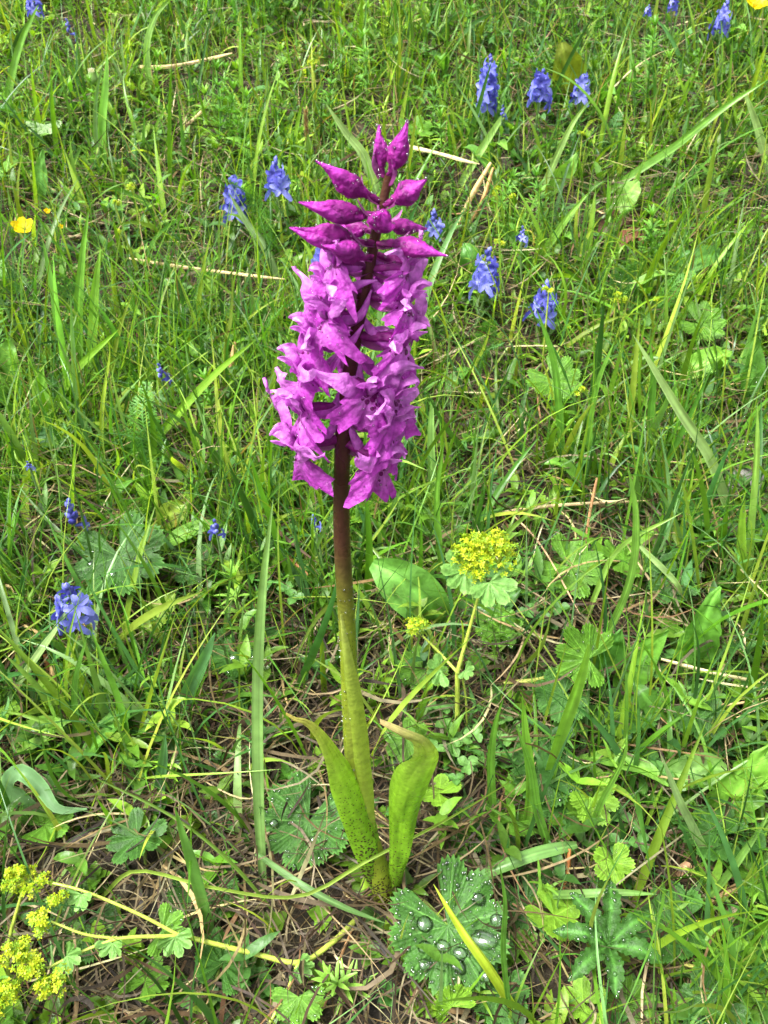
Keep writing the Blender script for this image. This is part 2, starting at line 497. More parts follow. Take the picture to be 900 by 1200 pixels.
def pick(pal, n, var=.15, p=None):
    k = pal[rng.choice(len(pal), n, p=p)]
    return k * (1 + var * rng.standard_normal((n, 1)).clip(-2, 2)) * (1 + .05 * rng.standard_normal((n, 3)).clip(-2, 2))

# dry thatch lying on the soil
N = 54000
P = scatter(N)
hgt = np.abs(rng.normal(0, .010, N)) + .0015
P[:, 2] += hgt
mb = MB()
L_ = rng.uniform(.02, .085, N)
tcol_ = pick(TANS * np.array([.95, 1, .95]), N, .2) * np.where(rng.random(N) < .22, rng.uniform(.6, 1.0, N), rng.uniform(.15, .45, N))[:, None]
blades(mb, P, L_, np.where(rng.random(N) < .12, 1.9, 1) * rng.uniform(.0005, .0015, N), rng.uniform(0, 6.28, N), R(90) + rng.normal(-.12, .16, N), rng.normal(.05, .5, N), rng.normal(0, 1.5, N),
       tcol_ * .8, tcol_ * rng.uniform(.8, 1.3, (N, 1)), S=6, wp=3, bend=rng.normal(0, 1.1, N))
th_ = mb.build('dry_thatch', M_STRAW, stuff=True)
tag(th_, 'tangled tan and brown dead grass lying between the green blades', 'dead grass')

def green_density(P):
    n = vnoise(P[:, 0] * 14 + 3, P[:, 1] * 14 + 3)
    n2 = vnoise(P[:, 0] * 33 + 8, P[:, 1] * 33 + 8)
    return (.12 + 1.25 * np.clip(n * .65 + n2 * .45 - .08, 0, 1) ** 1.4) * thin(P, BAREP, .5)
def tall_density(P):
    return green_density(P) * thin(P, CLEARP, .9)

# fine grass
mb = MB()
N = 31000      # short fine blades
P = scatter(N, dens=lambda q: green_density(q) * thin(q, CLEARP, .6)); P[:, 2] -= .002
k0 = pick(GREENS, N, .25) * patch(P)
blades(mb, P, rng.gamma(6, .0075, N).clip(.015, .10), rng.uniform(.0010, .0026, N), rng.uniform(0, 6.28, N), np.abs(rng.normal(.1, .5, N)), rng.normal(.6, .6, N), rng.normal(0, 1.2, N),
       k0 * np.array([1.1, .95, .9]), k0, S=6)
N = 17000      # taller blades
P = scatter(N, dens=tall_density); P[:, 2] -= .002
k0 = pick(GREENS, N, .22) * patch(P)
far = np.clip(P[:, 1] / .6, 0, 1)
blades(mb, P, rng.gamma(9, .0095, N).clip(.04, .17) * (1 - .35 * far), rng.gamma(5, .0006, N).clip(.0014, .0056) * (1 + .2 * far), rng.uniform(0, 6.28, N), np.abs(rng.normal(.08, .36, N)), rng.normal(.5, .6, N), rng.normal(0, 1.3, N),
       k0 * np.array([1.15, .98, .9]), k0, S=8, nv=3)
N = 3200      # long thin blades trailing over the lower turf
P = scatter(N, y1=.5, x0=-.5, x1=.5, dens=lambda q: (.25 + green_density(q)) * thin(q, CLEARP[:3], 1.0) * thin(q, CLEARP[3:], .45)); P[:, 2] -= .002
k0 = pick(GREENS, N, .2)
blades(mb, P, rng.uniform(.05, .15, N), rng.uniform(.0009, .0024, N), rng.uniform(0, 6.28, N), np.abs(rng.normal(.15, .42, N)), rng.normal(.6, .5, N), rng.normal(0, 1.3, N), k0 * np.array([1.15, .98, .9]), k0, S=9, nv=3)
N = 1500       # dead blades still standing
P = scatter(N, dens=tall_density); P[:, 2] -= .002
blades(mb, P, rng.uniform(.03, .11, N), rng.uniform(.0008, .002, N), rng.uniform(0, 6.28, N), np.abs(rng.normal(.4, .4, N)), rng.normal(.6, .6, N), rng.normal(0, 1.5, N), pick(TANS, N), pick(TANS, N), S=6)
gr = mb.build('grass', M_GRASS, stuff=True)
tag(gr, 'fine bright green meadow grass growing all over the slope', 'grass')

# small leafy herbs: short stems with pairs of little leaves, too many to count
def herb_cover(name, n, leafL, leafW, nl, label, cat, pal, hmax, dens, spread=1.0):
    mb = MB()
    P = scatter(n, dens=dens); P[:, 2] -= .002
    H = rng.uniform(.4, 1, n) * hmax
    a = rng.uniform(0, 6.28, n); lean = np.abs(rng.normal(0, .35, n))
    T = np.stack([np.sin(lean) * np.cos(a), np.sin(lean) * np.sin(a), np.cos(lean)], 1)
    k = pick(pal, n, .2) * patch(P)
    blades(mb, P, H, np.full(n, .0013), a, lean, np.zeros(n), np.zeros(n), k * .9, k, S=3, wp=6)
    for j in range(nl):
        f = (j // 2 + 1.0) / (nl / 2)
        Q = P + T * (H * min(f, 1))[:, None]
        A = a + (j % 2) * math.pi + (j // 2) * 1.57 + rng.normal(0, .3, n)
        blades(mb, Q, rng.uniform(.6, 1.1, n) * leafL, rng.uniform(.7, 1.1, n) * leafW, A, R(55) + rng.normal(0, .3, n) * spread, rng.normal(.5, .35, n), rng.normal(0, .3, n),
               k * .95, k * rng.uniform(.95, 1.25, (n, 1)), S=4, wp=2.4, nv=3 if leafW > .003 else 2, fold=.3)
    o = mb.build(name, M_LEAF, stuff=True)
    return tag(o, label, cat)
HERB = np.array([c(88, 128, 38), c(70, 110, 36), c(108, 144, 42), c(70, 112, 50)])
up_area = lambda q: green_density(q) * thin(q, CLEARP, .7) * (.75 + .25 * np.clip((q[:, 1] - .1) * 2.2, 0, 1))
herb_cover('leafy_herbs', 4200, .019, .0068, 6, 'small opposite leaved green herbs mixed through the grass', 'herbs', HERB, .035, up_area)
herb_cover('narrow_herbs', 2400, .013, .0022, 12, 'low green herbs with many narrow needle like leaves', 'herbs', HERB * 1.1, .05, up_area)
herb_cover('creeping_herbs', 5200, .011, .0085, 6, 'tiny round leaved plants creeping over the soil', 'herbs', HERB * .9, .014, lambda q: .12 + green_density(q))

# ------------------------------------------------------------------ the orchid
OB = gp(455, 1062); OY = OB[1]
orchid = thing('orchid', 'tall purple orchid spike with dark stem, standing alone above the turf', 'orchid', OB)
MAG = c(190, 72, 188); MAGD = c(142, 28, 130); MAGL = c(222, 140, 224); OVA = c(128, 40, 112)
def opx(px, py, dy=0.0):
    return vp(px, py, OY + dy)
axis_px = [(455, 1064), (446, 1030), (430, 975), (416, 900), (411, 840), (407, 740), (402, 660), (400, 590), (401, 540), (404, 480), (414, 410), (426, 345), (436, 295), (444, 258), (450, 232), (456, 205)]
axis = np.array([opx(a, b) for a, b in axis_px]); axis[0] = OB - np.array([0, 0, .006])
mb = MB()
V = tube(mb, axis, [.0062, .0062, .0056, .005, .0045, .0039, .0036, .0034, .0033, .0032, .003, .0028, .0025, .0021, .0017, .0012], n=12, nu=70)
zz = mb.V[0][:, 2]
lo, hi = opx(405, 770)[2], opx(400, 625)[2]
tcol = np.clip((zz - lo) / (hi - lo), 0, 1)[:, None]; tcol = tcol * tcol * (3 - 2 * tcol)
mb.C[0] = c(142, 158, 46) * (1 - tcol) + c(84, 54, 40) * tcol
base_z = np.clip(1 - (zz - OB[2]) / .05, 0, 1)
stem = mb.build('stem', M_OLEAF, orchid, OB)
set_spot(stem, .25 + base_z * .9 - tcol[:, 0] * .25)

mb = MB()   # fine dew on the stem
for _ in range(420):
    k = rng.uniform(.22, .62); i = int(k * 69)
    P0 = V[i, rng.integers(12)]; ctr = V[i].mean(0)
    bead(mb, P0, P0 - ctr, rng.uniform(.0001, .00024) + .0005 * rng.random() ** 4, 1, 6, 4)
mb.build('dew_drops', M_WATER, orchid, OB, stuff=True)

def orchid_leaf(pts, w, nrm, c0, c1, spot_top, **kw):
    mb = MB(); V = strap(mb, pts, w, nrm, c0=c0, c1=c1, cpow=6, **kw)
    o = mb.build('leaf', M_OLEAF, orchid, OB)
    s = np.clip((spot_top + .02 - V[..., 2]) / .13, 0, 1) ** 1.5 * .75 + .12
    set_spot(o, s)
    return o
YG = c(124, 170, 38); G2 = c(128, 158, 44)
pxm = lambda px, z: px * z / FPX
LP = [opx(452, 1064, 0), opx(438, 1015, -.006), opx(420, 955, -.008), opx(400, 905, -.009), opx(380, 868, -.010), opx(362, 848, -.011), opx(346, 843, -.013), opx(335, 836, -.012)]
orchid_leaf(LP, [.005, .0085, .0115, .0135, .0150, .0155, .0135, .008, .004, .001], (0.25, -1, .25), YG, c(176, 158, 84), OB[2] + .14, nu=40, nv=15, cup=-.45, twist=(0, .5), stripe=.16, blotch=.2, crinkle=.0006, wave=.0005, wavef=4)
RP = [opx(459, 1060, -.002), opx(468, 1000, -.006), opx(474, 950, -.008), opx(484, 915, -.010), opx(498, 890, -.013), opx(494, 872, -.019), opx(474, 862, -.023), opx(446, 848, -.024)]
orchid_leaf(RP, [.005, .007, .0085, .0105, .013, .0165, .016, .010, .006, .001], (-.15, -1, .3), YG, c(200, 176, 120), OB[2] + .11, nu=44, nv=15, cup=-.5, twist=(0, .2), wave=.0016, wavef=3.5, stripe=.16, blotch=.25, crinkle=.0009)
orchid_leaf([opx(432, 985, -.004), opx(418, 900, -.0045), opx(411, 830, -.0045), opx(404, 770, -.0045), opx(399, 720, -.003)], [.005, .009, .0098, .007, .001], (-.5, -1, .1), c(146, 168, 56), c(164, 172, 84), OB[2] + .05, nu=26, nv=7, cup=-.9)
orchid_leaf([opx(428, 960, .001), opx(420, 890, -.003), opx(418, 820, -.003), opx(414, 765, -.002)], [.005, .0075, .007, .001], (.8, -.8, .1), c(150, 166, 58), c(160, 170, 84), OB[2] + .05, nu=20, nv=7, cup=-.9)

def frame(azd, eld, roll=0):
    a, e = R(azd), R(eld)
    X = np.array([math.cos(a) * math.cos(e), math.sin(a) * math.cos(e), math.sin(e)])
    Y = unit(np.cross([0, 0, 1], X)); Z = np.cross(X, Y)
    cr_, sr = math.cos(R(roll)), math.sin(R(roll))
    return X, Y * cr_ + Z * sr, Z * cr_ - Y * sr

def bract(at, X, Z, s, L=11):
    mb = MB(); q = lambda x, y, z: at + (X * x + Z * z + np.cross(Z, X) * y) * .001 * s
    e = rng.uniform(-1.5, 1.5)
    strap(mb, [q(0, 0, -1.5), q(L * .4, e, -2.2), q(L * .75, e * 1.5, -.5), q(L, e * 2.5, 2)], [.003 * s, .0034 * s, .002 * s, .0003], Z, nu=10, nv=5, cup=.5, c0=c(140, 70, 120), c1=c(186, 110, 176))
    mb.build('bract', M_PETAL, orchid, OB)

def flower(at, azd, eld, roll=0, s=1.0, seed=0):
    r = np.random.default_rng(seed)
    X, Y, Z = frame(azd, eld, roll)
    q = lambda x, y, z: at + (X * x + Y * y + Z * z) * .001 * s
    j = lambda a: r.uniform(-a, a)
    mm = .001 * s
    mb = MB()
    tube(mb, [q(-1, 0, 0), q(3, 0, .8 + j(.5)), q(7, j(.5), 2.4), q(10.5, 0, 2.6)], [1.0 * mm, 1.25 * mm, 1.35 * mm, 1.1 * mm], n=8, nu=12, c0=OVA, c1=MAGD, ridge=.12, ridges=3)
    # column in the throat
    tube(mb, [q(10, 0, 2.6), q(11.5, 0, 4), q(12.4, 0, 6)], [1.2 * mm, 1.3 * mm, .5 * mm], n=8, nu=8, c0=MAGD, c1=MAGL)
    fl = mb.build('flower', M_PETAL, orchid, OB)
    O = (10.3, 0, 2.6)
    col = MAG * r.uniform(.85, 1.12); lite = MAGL * r.uniform(.9, 1.08)
    # hood: dorsal sepal and two petals arching forward
    mb = MB(); k = j(1.2)
    strap(mb, [q(*O), q(10.8, k * .4, 6.5), q(12.4, k * .8, 9.2), q(15.2 + j(.8), k, 10.2 + j(.8))], [.003 * s, .0052 * s, .0052 * s, .0032 * s, .0004], -X, nu=14, nv=7, cup=-.55, wave=.0004 * s, wavef=2, crinkle=.0004 * s, c0=col * .9, c1=lite, blotch=.15, seed=seed)
    mb.build('sepal', M_PETAL, fl, OB)
    for sg in (-1, 1):
        mb = MB()
        strap(mb, [q(10.3, sg * .8, 2.8), q(11.3, sg * 2.6, 5.8), q(13.2, sg * 2.4 + j(.4), 8), q(15.6, sg * 1.0 + j(.6), 8.2 + j(.8))], [.0022 * s, .0042 * s, .0042 * s, .0024 * s, .0004], -X + Y * sg * -.6, nu=12, nv=6, cup=-.4, crinkle=.0004 * s, c0=col, c1=lite, blotch=.15, seed=seed + 3 + sg)
        mb.build('petal', M_PETAL, fl, OB)
        # spreading lateral sepals with drawn out tips
        mb = MB(); up = r.uniform(.2, 1.0); bk = r.uniform(-3.5, 2.5)
        strap(mb, [q(10.2, sg * 1, 2.6), q(11.2 + bk * .2, sg * 4.6, 4.6 + up * 2), q(11.4 + bk * .6, sg * 8.4, 5.8 + up * 4), q(10.8 + bk * 1.3, sg * (11.6 + j(1)), 6 + up * 6 + j(1.5)), q(10.5 + bk * 2.0, sg * (13.6 + j(1)), 5.5 + up * 8 + j(3))],
              [.0028 * s, .0058 * s, .0062 * s, .0045 * s, .0018 * s, .0003], unit(X * .9 + Z * .5), nu=18, nv=7, cup=-.35, twist=(j(.4), sg * r.uniform(-.4, 1.1)), wave=.0009 * s, wavef=2.8, crinkle=.0010 * s, c0=col * .8, c1=lite, blotch=.22, seed=seed + 9 + sg)
        mb.build('sepal', M_PETAL, fl, OB)
    # three-lobed ruffled lip hanging forward
    mb = MB()
    nu, nth = 15, 65
    th = np.linspace(-1.95, 1.95, nth)
    mid = np.exp(-(th / .42) ** 2); side = np.exp(-((np.abs(th) - 1.1) / .52) ** 2)
    rho = (4.6 + 7.2 * mid + 6.6 * side) * (1 + .09 * np.sin(th * 15 + j(3)) + .07 * np.sin(th * 27 + j(3)))
    rho *= 1 - .22 * np.exp(-(th / .09) ** 2) * r.uniform(.4, 1)
    u = np.linspace(0, 1, nu)[:, None]
    lx = rho * u * np.cos(th); ly = rho * u * np.sin(th) * .95
    fold = r.uniform(.35, 1.0)
    drop = u ** 1.5 * 1.6 + fold * .10 * ly ** 2 + .035 * np.clip(lx, 0, None) ** 2 * r.uniform(.3, 1.3)
    ruf = u ** 1.8 * (1.3 * np.sin(th * 6.5 + j(3)) + 1.0 * np.sin(th * 11 + j(3)) + .6 * np.sin(th * 21 + j(3))) + .7 * u * (vnoise(lx * .9 + seed, ly * .9 + 5) - .5)
    tilt = R(r.uniform(28, 58))
    zz_ = -drop + ruf
    bx = lx * math.cos(tilt) + zz_ * math.sin(tilt); bz = -lx * math.sin(tilt) + zz_ * math.cos(tilt)
    Vl = at + ((O[0] + .5 + bx)[..., None] * X + ly[..., None] * Y + (O[2] - .3 + bz)[..., None] * Z) * mm
    ctr = np.exp(-(ly / 3.2) ** 2) * np.clip(1 - lx / 9, 0, 1) * np.ones_like(u)
    K = (col[None, None] * .92) * (1 - ctr[..., None] * .75) + (lite * 1.12)[None, None] * (ctr * .75)[..., None]
    thr = (u < .22)[..., None] * np.exp(-(ly / 1.6) ** 2)[..., None]
    K = K * (1 - thr * .7) + MAGD * .8 * thr * .7
    K = K * (1 + .28 * (vnoise(lx * .8 + seed, ly * .8 + seed * .7) - .5))[..., None]
    mb.add(Vl, gridF(nu, nth), K.reshape(-1, 3))
    lip = mb.build('lip', M_LIP, fl, OB)
    set_spot(lip, np.clip(ctr * 1.25, 0, .95))
    # spur behind
    mb = MB()
    tube(mb, [q(10.5, 0, 2.2), q(7, j(1), .6), q(2, j(2) + 1.4, 2 + j(2)), q(-2.5, 2 + j(3), 5 + j(3))], [1.4 * mm, 1.5 * mm, 1.4 * mm, .9 * mm, .2 * mm], n=8, nu=12, c0=col, c1=lite)
    mb.build('spur', M_PETAL, fl, OB)
    bract(at, X, Z, s)
    # drops caught on the petals
    mb = MB()
    for _ in range(26):
        a, b = r.integers(3, nu), r.integers(4, nth - 4)
        n_ = unit(np.cross(Vl[min(a + 1, nu - 1), b] - Vl[a - 1, b], Vl[a, b + 1] - Vl[a, b - 1]))
        if n_[2] < 0: n_ = -n_
        bead(mb, Vl[a, b], n_, r.uniform(.0002, .0006), .8, 7, 4)
    mb.build('dew_drops', M_WATER, fl, OB, stuff=True)

def bud(base_px, tip_px, fat, dyb=0.0, dyt=0.0, seed=0, bend=0.0):
    r = np.random.default_rng(seed)
    A = opx(*base_px, dyb); B = opx(*tip_px, dyt)
    L = np.linalg.norm(B - A); d = (B - A) / L
    side = unit(np.cross(d, [0, -1, .2]))
    zb = np.array([0, 0, 1.]) * bend * L
    pts = [A, A + d * L * .25 - zb * .5, A + d * L * .5 - zb * .3 + side * r.uniform(-.03, .03) * L, A + d * L * .75, B + zb * .25]
    mb = MB()
    prof = np.array([.26, .30, .32, .40, .68, .95, 1.0, .92, .74, .44, .26, .14, .03]) * fat * .94 / 2
    tube(mb, pts, prof, n=14, nu=30, c0=c(122, 30, 100), c1=c(172, 44, 162), ridge=.13, ridges=3, squash=.9)
    Vb = mb.V[0]; Vb += rng.normal(0, .00012, Vb.shape)
    K = mb.C[0]; K *= (1 + .8 * (vnoise(Vb[:, 0] * 600, Vb[:, 2] * 500 + Vb[:, 1] * 300) - .5))[:, None]
    o = mb.build('bud', M_PETAL, orchid, OB)
    # overlapping sepal edge that wraps the bud
    mb = MB()
    ax = np.array(pts)
    n_ = unit(np.cross(d, side)); n_ = n_ if n_ @ (CAM - A) > 0 else -n_
    off = n_ * fat * .34 + side * fat * r.uniform(-.2, .2)
    strap(mb, [ax[1] + off * .8, ax[2] + off * 1.25, ax[3] + off * 1.05, ax[4] + off * .08 + d * L * .02], [fat * .3, fat * .7, fat * .62, fat * .28, .0002], n_, nu=14, nv=7, cup=-.75, crinkle=.0003, c0=c(136, 26, 122), c1=c(188, 64, 180), blotch=.35, seed=seed)
    mb.build('sepal', M_PETAL, o, OB)
    mb = MB()
    for _ in range(26):
        v = Vb[r.integers(len(Vb))]; bead(mb, v, v - (A + d * ((v - A) @ d)), r.uniform(.0002, .0006), .8, 7, 4)
    mb.build('dew_drops', M_WATER, o, OB, stuff=True)
    bract(A, unit(d + np.array([0, 0, .25])), unit(np.cross(d, np.cross([0, 0, 1.], d)) + 1e-6), .9, L=10)

BUDS = [((455, 214), (478, 141), .0062, 0, -.002, .0), ((449, 208), (444, 147), .0046, .004, .006, .02), ((446, 236), (371, 190), .0072, 0, -.004, .04), ((447, 252), (351, 238), .0068, -.002, -.010, .05),
        ((452, 240), (500, 210), .0074, -.002, -.006, .0), ((445, 268), (446, 250), .0070, -.003, -.0125, .0), ((438, 284), (341, 268), .0074, -.001, -.006, .06), ((442, 286), (524, 298), .0066, -.003, -.010, -.08),
        ((436, 302), (378, 288), .0072, -.004, -.012, .04), ((441, 298), (492, 320), .007, .002, .008, -.04), ((446, 262), (500, 268), .0055, .006, .016, .0), ((440, 270), (395, 262), .006, .006, .016, .03)]
for i, (a, b, f, y0, y1, bd) in enumerate(BUDS):
    bud(a, b, f, y0, y1, 100 + i, bd)
FLOWERS = [((434, 314), 198, 2, 8, .92), ((430, 340), 192, -4, -14, 1.0), ((424, 368), 210, -6, 6, 1.0), ((417, 398), 186, -8, -8, 1.12),
           ((407, 444), 184, -2, -6, 1.24), ((404, 474), 200, -14, 14, 1.22), ((401, 512), 190, -20, -10, 1.26),
           ((437, 316), -14, -10, -8, .86), ((431, 346), -18, -14, 6, 1.02), ((420, 392), -14, -16, 8, 1.18), ((411, 442), -60, -10, 4, 1.1),
           ((408, 456), -12, -16, 10, 1.24), ((404, 486), -22, -20, -10, 1.24), ((401, 518), -26, -26, 6, 1.22),
           ((428, 348), 80, -8, 0, .9), ((412, 430), 100, -10, 0, 1.0)]
for i, (a, azd, eld, roll, s) in enumerate(FLOWERS):
    flower(opx(*a), azd, eld, roll, s * 1.06, 300 + i * 17)

# ------------------------------------------------------------------ lady's mantle leaves
def drops_on(V, parent, origin, n, rmin, rmax, big=(), seed=0):
    """small beads joined, large drops one by one"""
    r = np.random.default_rng(seed)
    nr, nth = V.shape[:2]
    def spot(a, b):
        n_ = unit(np.cross(V[min(a + 1, nr - 1), b] - V[a - 1, b], V[a, (b + 1) % nth] - V[a, b - 1]))
        return V[a, b], (n_ if n_[2] > 0 else -n_)
    mb = MB()
    for _ in range(n):
        a = min(nr - 2, int(nr * math.sqrt(r.random()) * .97) + 1); b = r.integers(1, nth - 1)
        p_, n_ = spot(a, b); bead(mb, p_, n_, rmin + (rmax - rmin) * r.random() ** 2.5, .75, 8, 5)
    if n: mb.build('dew_drops', M_WATER, parent, origin, stuff=True)
    for (fa, fb, rad, st) in big:
        p_, n_ = spot(max(1, int(fa * nr)), int(fb * nth))
        mb = MB(); bead(mb, p_, n_, rad, .6, 18, 10, st)
        mb.build('water_drop', M_WATER, parent, origin)

MCOL = [c(60, 102, 38), c(80, 122, 34), c(52, 90, 32), c(106, 146, 40), c(126, 152, 104)]
def mantle_leaf(px, py, rpx, h, tilt, head, label, lobes=9, k=0, depth=.22, dn=40, big=(), seed=0, gap=36, pleat=.06, dish=.14, foot=None):
    """tilt: (x, y) lean of the upper face; head: direction of the middle lobe in the picture, degrees clockwise from right"""
    C = gp(px, py, h)
    z = (C - CAM) @ FWD
    rad = rpx * z / FPX
    F = gp(*(foot if foot else (px + 6, py + 18)))
    root = thing('ladys_mantle', label, 'leaf plant', F, 'round pleated leaves in the turf')
    n = unit([tilt[0], tilt[1], 1])
    hd = np.array([math.cos(R(head)), -math.sin(R(head)), 0])
    mb = MB(); V = palm(mb, C, n, hd, rad, lobes, depth, gap=gap, pleat=pleat, dish=dish, col=MCOL[k], vein=MCOL[k] * 1.8 + np.array([.04, .065, .018]), seed=seed + int(px))
    lf = mb.build('leaf', M_MANTLE, root, F)
    mb = MB(); tube(mb, [F - [0, 0, .003], (F + C) / 2 + [0, .004, -.002], C - n * .0008], [.0011, .0010, .0008], n=6, nu=8, c0=c(130, 140, 70), c1=c(110, 140, 60))
    mb.build('stem', M_STEM, root, F)
    drops_on(V, lf, F, dn, .0003, .0012, big, seed)
    return root

mantle_leaf(525, 1085, 76, .028, (.0, -.45), 62, 'pleated round leaf covered in big water drops at the orchid foot', dn=420, k=0, seed=1, foot=(470, 1040), depth=.2,
            big=((.42, .12, .0040, 1.0), (.6, .62, .0045, 1.5), (.35, .35, .0030, 1.2), (.45, .48, .0028, 1.3), (.7, .45, .0036, 1.3), (.5, .25, .0032, 1), (.8, .7, .0030, 1), (.72, .3, .0028, 1), (.55, .8, .003, 1.2), (.85, .52, .0032, 1)))
mantle_leaf(140, 652, 58, .035, (-.1, -.5), 70, 'dark lobed leaf with water beads beside two blue flower spikes', lobes=7, depth=.3, dn=35, k=2, seed=2, big=((.5, .65, .0042, 1.5), (.45, .4, .0022, 1), (.6, .2, .0022, 1)))
mantle_leaf(362, 962, 58, .018, (-.1, -.35), 110, 'dewy round leaf half hidden behind the orchid leaf, over brown thatch', dn=130, k=0, seed=3, big=((.45, .6, .0022, 1), (.7, .3, .0024, 1)))
mantle_leaf(276, 768, 34, .015, (0, -.3), 90, 'small round leaf holding one large water drop at its middle', dn=20, k=0, seed=4, big=((.14, .5, .0048, 1),), dish=.3)
mantle_leaf(668, 664, 42, .03, (.1, -.5), 30, 'fan shaped mid green leaf with a deep notch near the dry straw', lobes=7, k=1, seed=5, depth=.28, dn=12)
mantle_leaf(508, 612, 46, .02, (0, -.4), 120, 'shaded round leaf behind the orchid stem under crossing grass', k=1, seed=6, dn=20)
mantle_leaf(350, 1168, 34, .025, (-.1, -.3), 90, 'small three lobed leaf hanging from the fallen flower stem', lobes=5, depth=.4, gap=120, k=1, seed=7, dn=12)
mantle_leaf(238, 1045, 42, .008, (0, -.2), 60, 'dark shaded leaf on the thatch behind the fallen stem', k=2, seed=8, dn=10)
mantle_leaf(100, 1085, 48, .008, (.1, -.2), 100, 'dark round leaf beneath the yellow flower clusters', k=2, seed=9, dn=30)
mantle_leaf(690, 772, 40, .045, (-.3, -.6), 200, 'half folded fan leaf on a thick upright stalk', lobes=7, depth=.3, gap=80, k=1, seed=10, dn=14, pleat=.13, dish=.3)
mantle_leaf(660, 815, 34, .03, (-.1, -.5), 150, 'pleated leaf tucked under the half folded fan leaf', lobes=7, k=0, seed=11, dn=8)
mantle_leaf(718, 1010, 26, .03, (0, -.7), 80, 'little bright toothed leaf above the five fingered leaf', lobes=5, depth=.28, k=3, seed=12, dn=4)
mantle_leaf(695, 935, 32, .03, (.1, -.6), 70, 'bright yellowish toothed leaf on a pale upright stalk', lobes=5, depth=.3, k=3, seed=13, dn=4, gap=100)
mantle_leaf(640, 905, 44, .02, (0, -.4), 120, 'dark glossy pleated leaf behind bright grass by clover', lobes=7, k=2, seed=14, dn=25)
mantle_leaf(495, 785, 30, .02, (0, -.5), 110, 'small round leaf beneath the little yellow flower head', k=1, seed=15, dn=10)
mantle_leaf(860, 1155, 52, .02, (-.1, -.3), 140, 'broad low leaf beside the dry twig end', k=1, seed=16, dn=15)
mantle_leaf(530, 1180, 26, .03, (.2, -.6), 250, 'young folded leaf under the big dewy leaf', lobes=7, gap=140, k=3, pleat=.16, dish=.5, seed=17, dn=20)
mantle_leaf(53, 146, 22, .03, (0, -.5), 90, 'pale silvery lobed leaf standing out in dark grass', lobes=5, depth=.4, gap=150, k=4, seed=18, dn=0)
mantle_leaf(648, 445, 34, .03, (0, -.5), 60, 'soft green round leaf beside a tiny yellow flower', k=1, seed=19, dn=5)
mantle_leaf(618, 1055, 40, .008, (0, -.3), 60, 'low dewy leaf right beside the big drop covered leaf', k=2, seed=20, dn=40)
mantle_leaf(560, 965, 36, .008, (0, -.3), 100, 'dark toothed leaf in the shade behind the orchid foot', k=2, seed=21, dn=20)
mantle_leaf(585, 735, 30, .015, (0, -.4), 60, 'small shaded round leaf below the yellow flower stem fork', k=1, seed=22, dn=10)
mantle_leaf(190, 1090, 30, .035, (.1, -.4), 10, 'small crinkled leaf clasping the fallen stem node', lobes=5, depth=.35, gap=120, k=1, seed=23, dn=12, pleat=.12)
mantle_leaf(820, 380, 30, .03, (0, -.5), 40, 'shiny pleated leaf near the two yellow flower heads', k=1, seed=24, dn=3)
mantle_leaf(735, 1180, 38, .01, (0, -.3), 60, 'low round leaf among grass below the five fingered leaf', k=1, seed=25, dn=10)

def proto_mantle(k, lobes, depth, seed, rad):
    root = thing('ladys_mantle', 'plain round pleated leaf without water drops, low in the grass', 'leaf plant', (0, 0, 0), 'plain round leaves scattered low in the grass')
    C = np.array([.004, -.004, .022])
    mb = MB(); palm(mb, C, unit([.1, -.35, 1]), np.array([.3, -1, 0]), rad, lobes, depth, nr=8, per=22, col=MCOL[k], vein=MCOL[k] * 1.7 + np.array([.03, .05, .015]), seed=seed); mb.build('leaf', M_MANTLE, root)
    mb = MB(); tube(mb, [(0, 0, -.004), (.001, 0, .01), C - [0, 0, .0006]], [.001, .0008], n=6, nu=6, c0=c(120, 140, 62)); mb.build('stem', M_STEM, root)
    return root
MANTLES = [proto_mantle(1, 7, .25, 50, .017), proto_mantle(3, 5, .3, 51, .014), proto_mantle(0, 9, .2, 52, .020), proto_mantle(2, 7, .3, 53, .016)]

# five-fingered leaf
def finger_leaf(px, py, h, fingers, label, wpx=26, k=0):
    C = gp(px, py, h); F = gp(px + 4, py + 20); z = (C - CAM) @ FWD
    root = thing('cinquefoil', label, 'leaf plant', F)
    for (tx, ty, w) in fingers:
        T = gp(tx, ty, h + .004); mid = (C + T) / 2 + [0, 0, .005]
        mb = MB(); ww = w * z / FPX
        V = strap(mb, [C, mid, T], [.0015, ww * .55, ww * .95, ww, ww * .75, ww * .1], (0, -.3, 1), nu=31, nv=7, cup=.35, teeth=9, tooth=.5, c0=MCOL[k], c1=MCOL[k] * 1.1, rib=MCOL[k] * 2.2, wave=.0008, blotch=.2)
        lf = mb.build('leaflet', M_MANTLE, root, F)
        drops_on(V, lf, F, 16, .0003, .0011, (), int(tx))
    mb = MB(); tube(mb, [F - [0, 0, .003], (F + C) / 2, C - [0, 0, .0005]], [.0012, .001], n=6, nu=6, c0=c(120, 140, 60)); mb.build('stem', M_STEM, root, F)
finger_leaf(713, 1108, .035, [(668, 1046, 25), (716, 1032, 25), (762, 1072, 24), (776, 1128, 26), (722, 1170, 24), (666, 1150, 24), (648, 1092, 24)], 'five fingered dark green leaf dusted with fine dew', k=2)
finger_leaf(588, 745, .012, [(565, 725, 20), (590, 715, 20), (612, 735, 20), (600, 760, 20)], 'small cut leaf below the tall yellow flower stem', k=1)

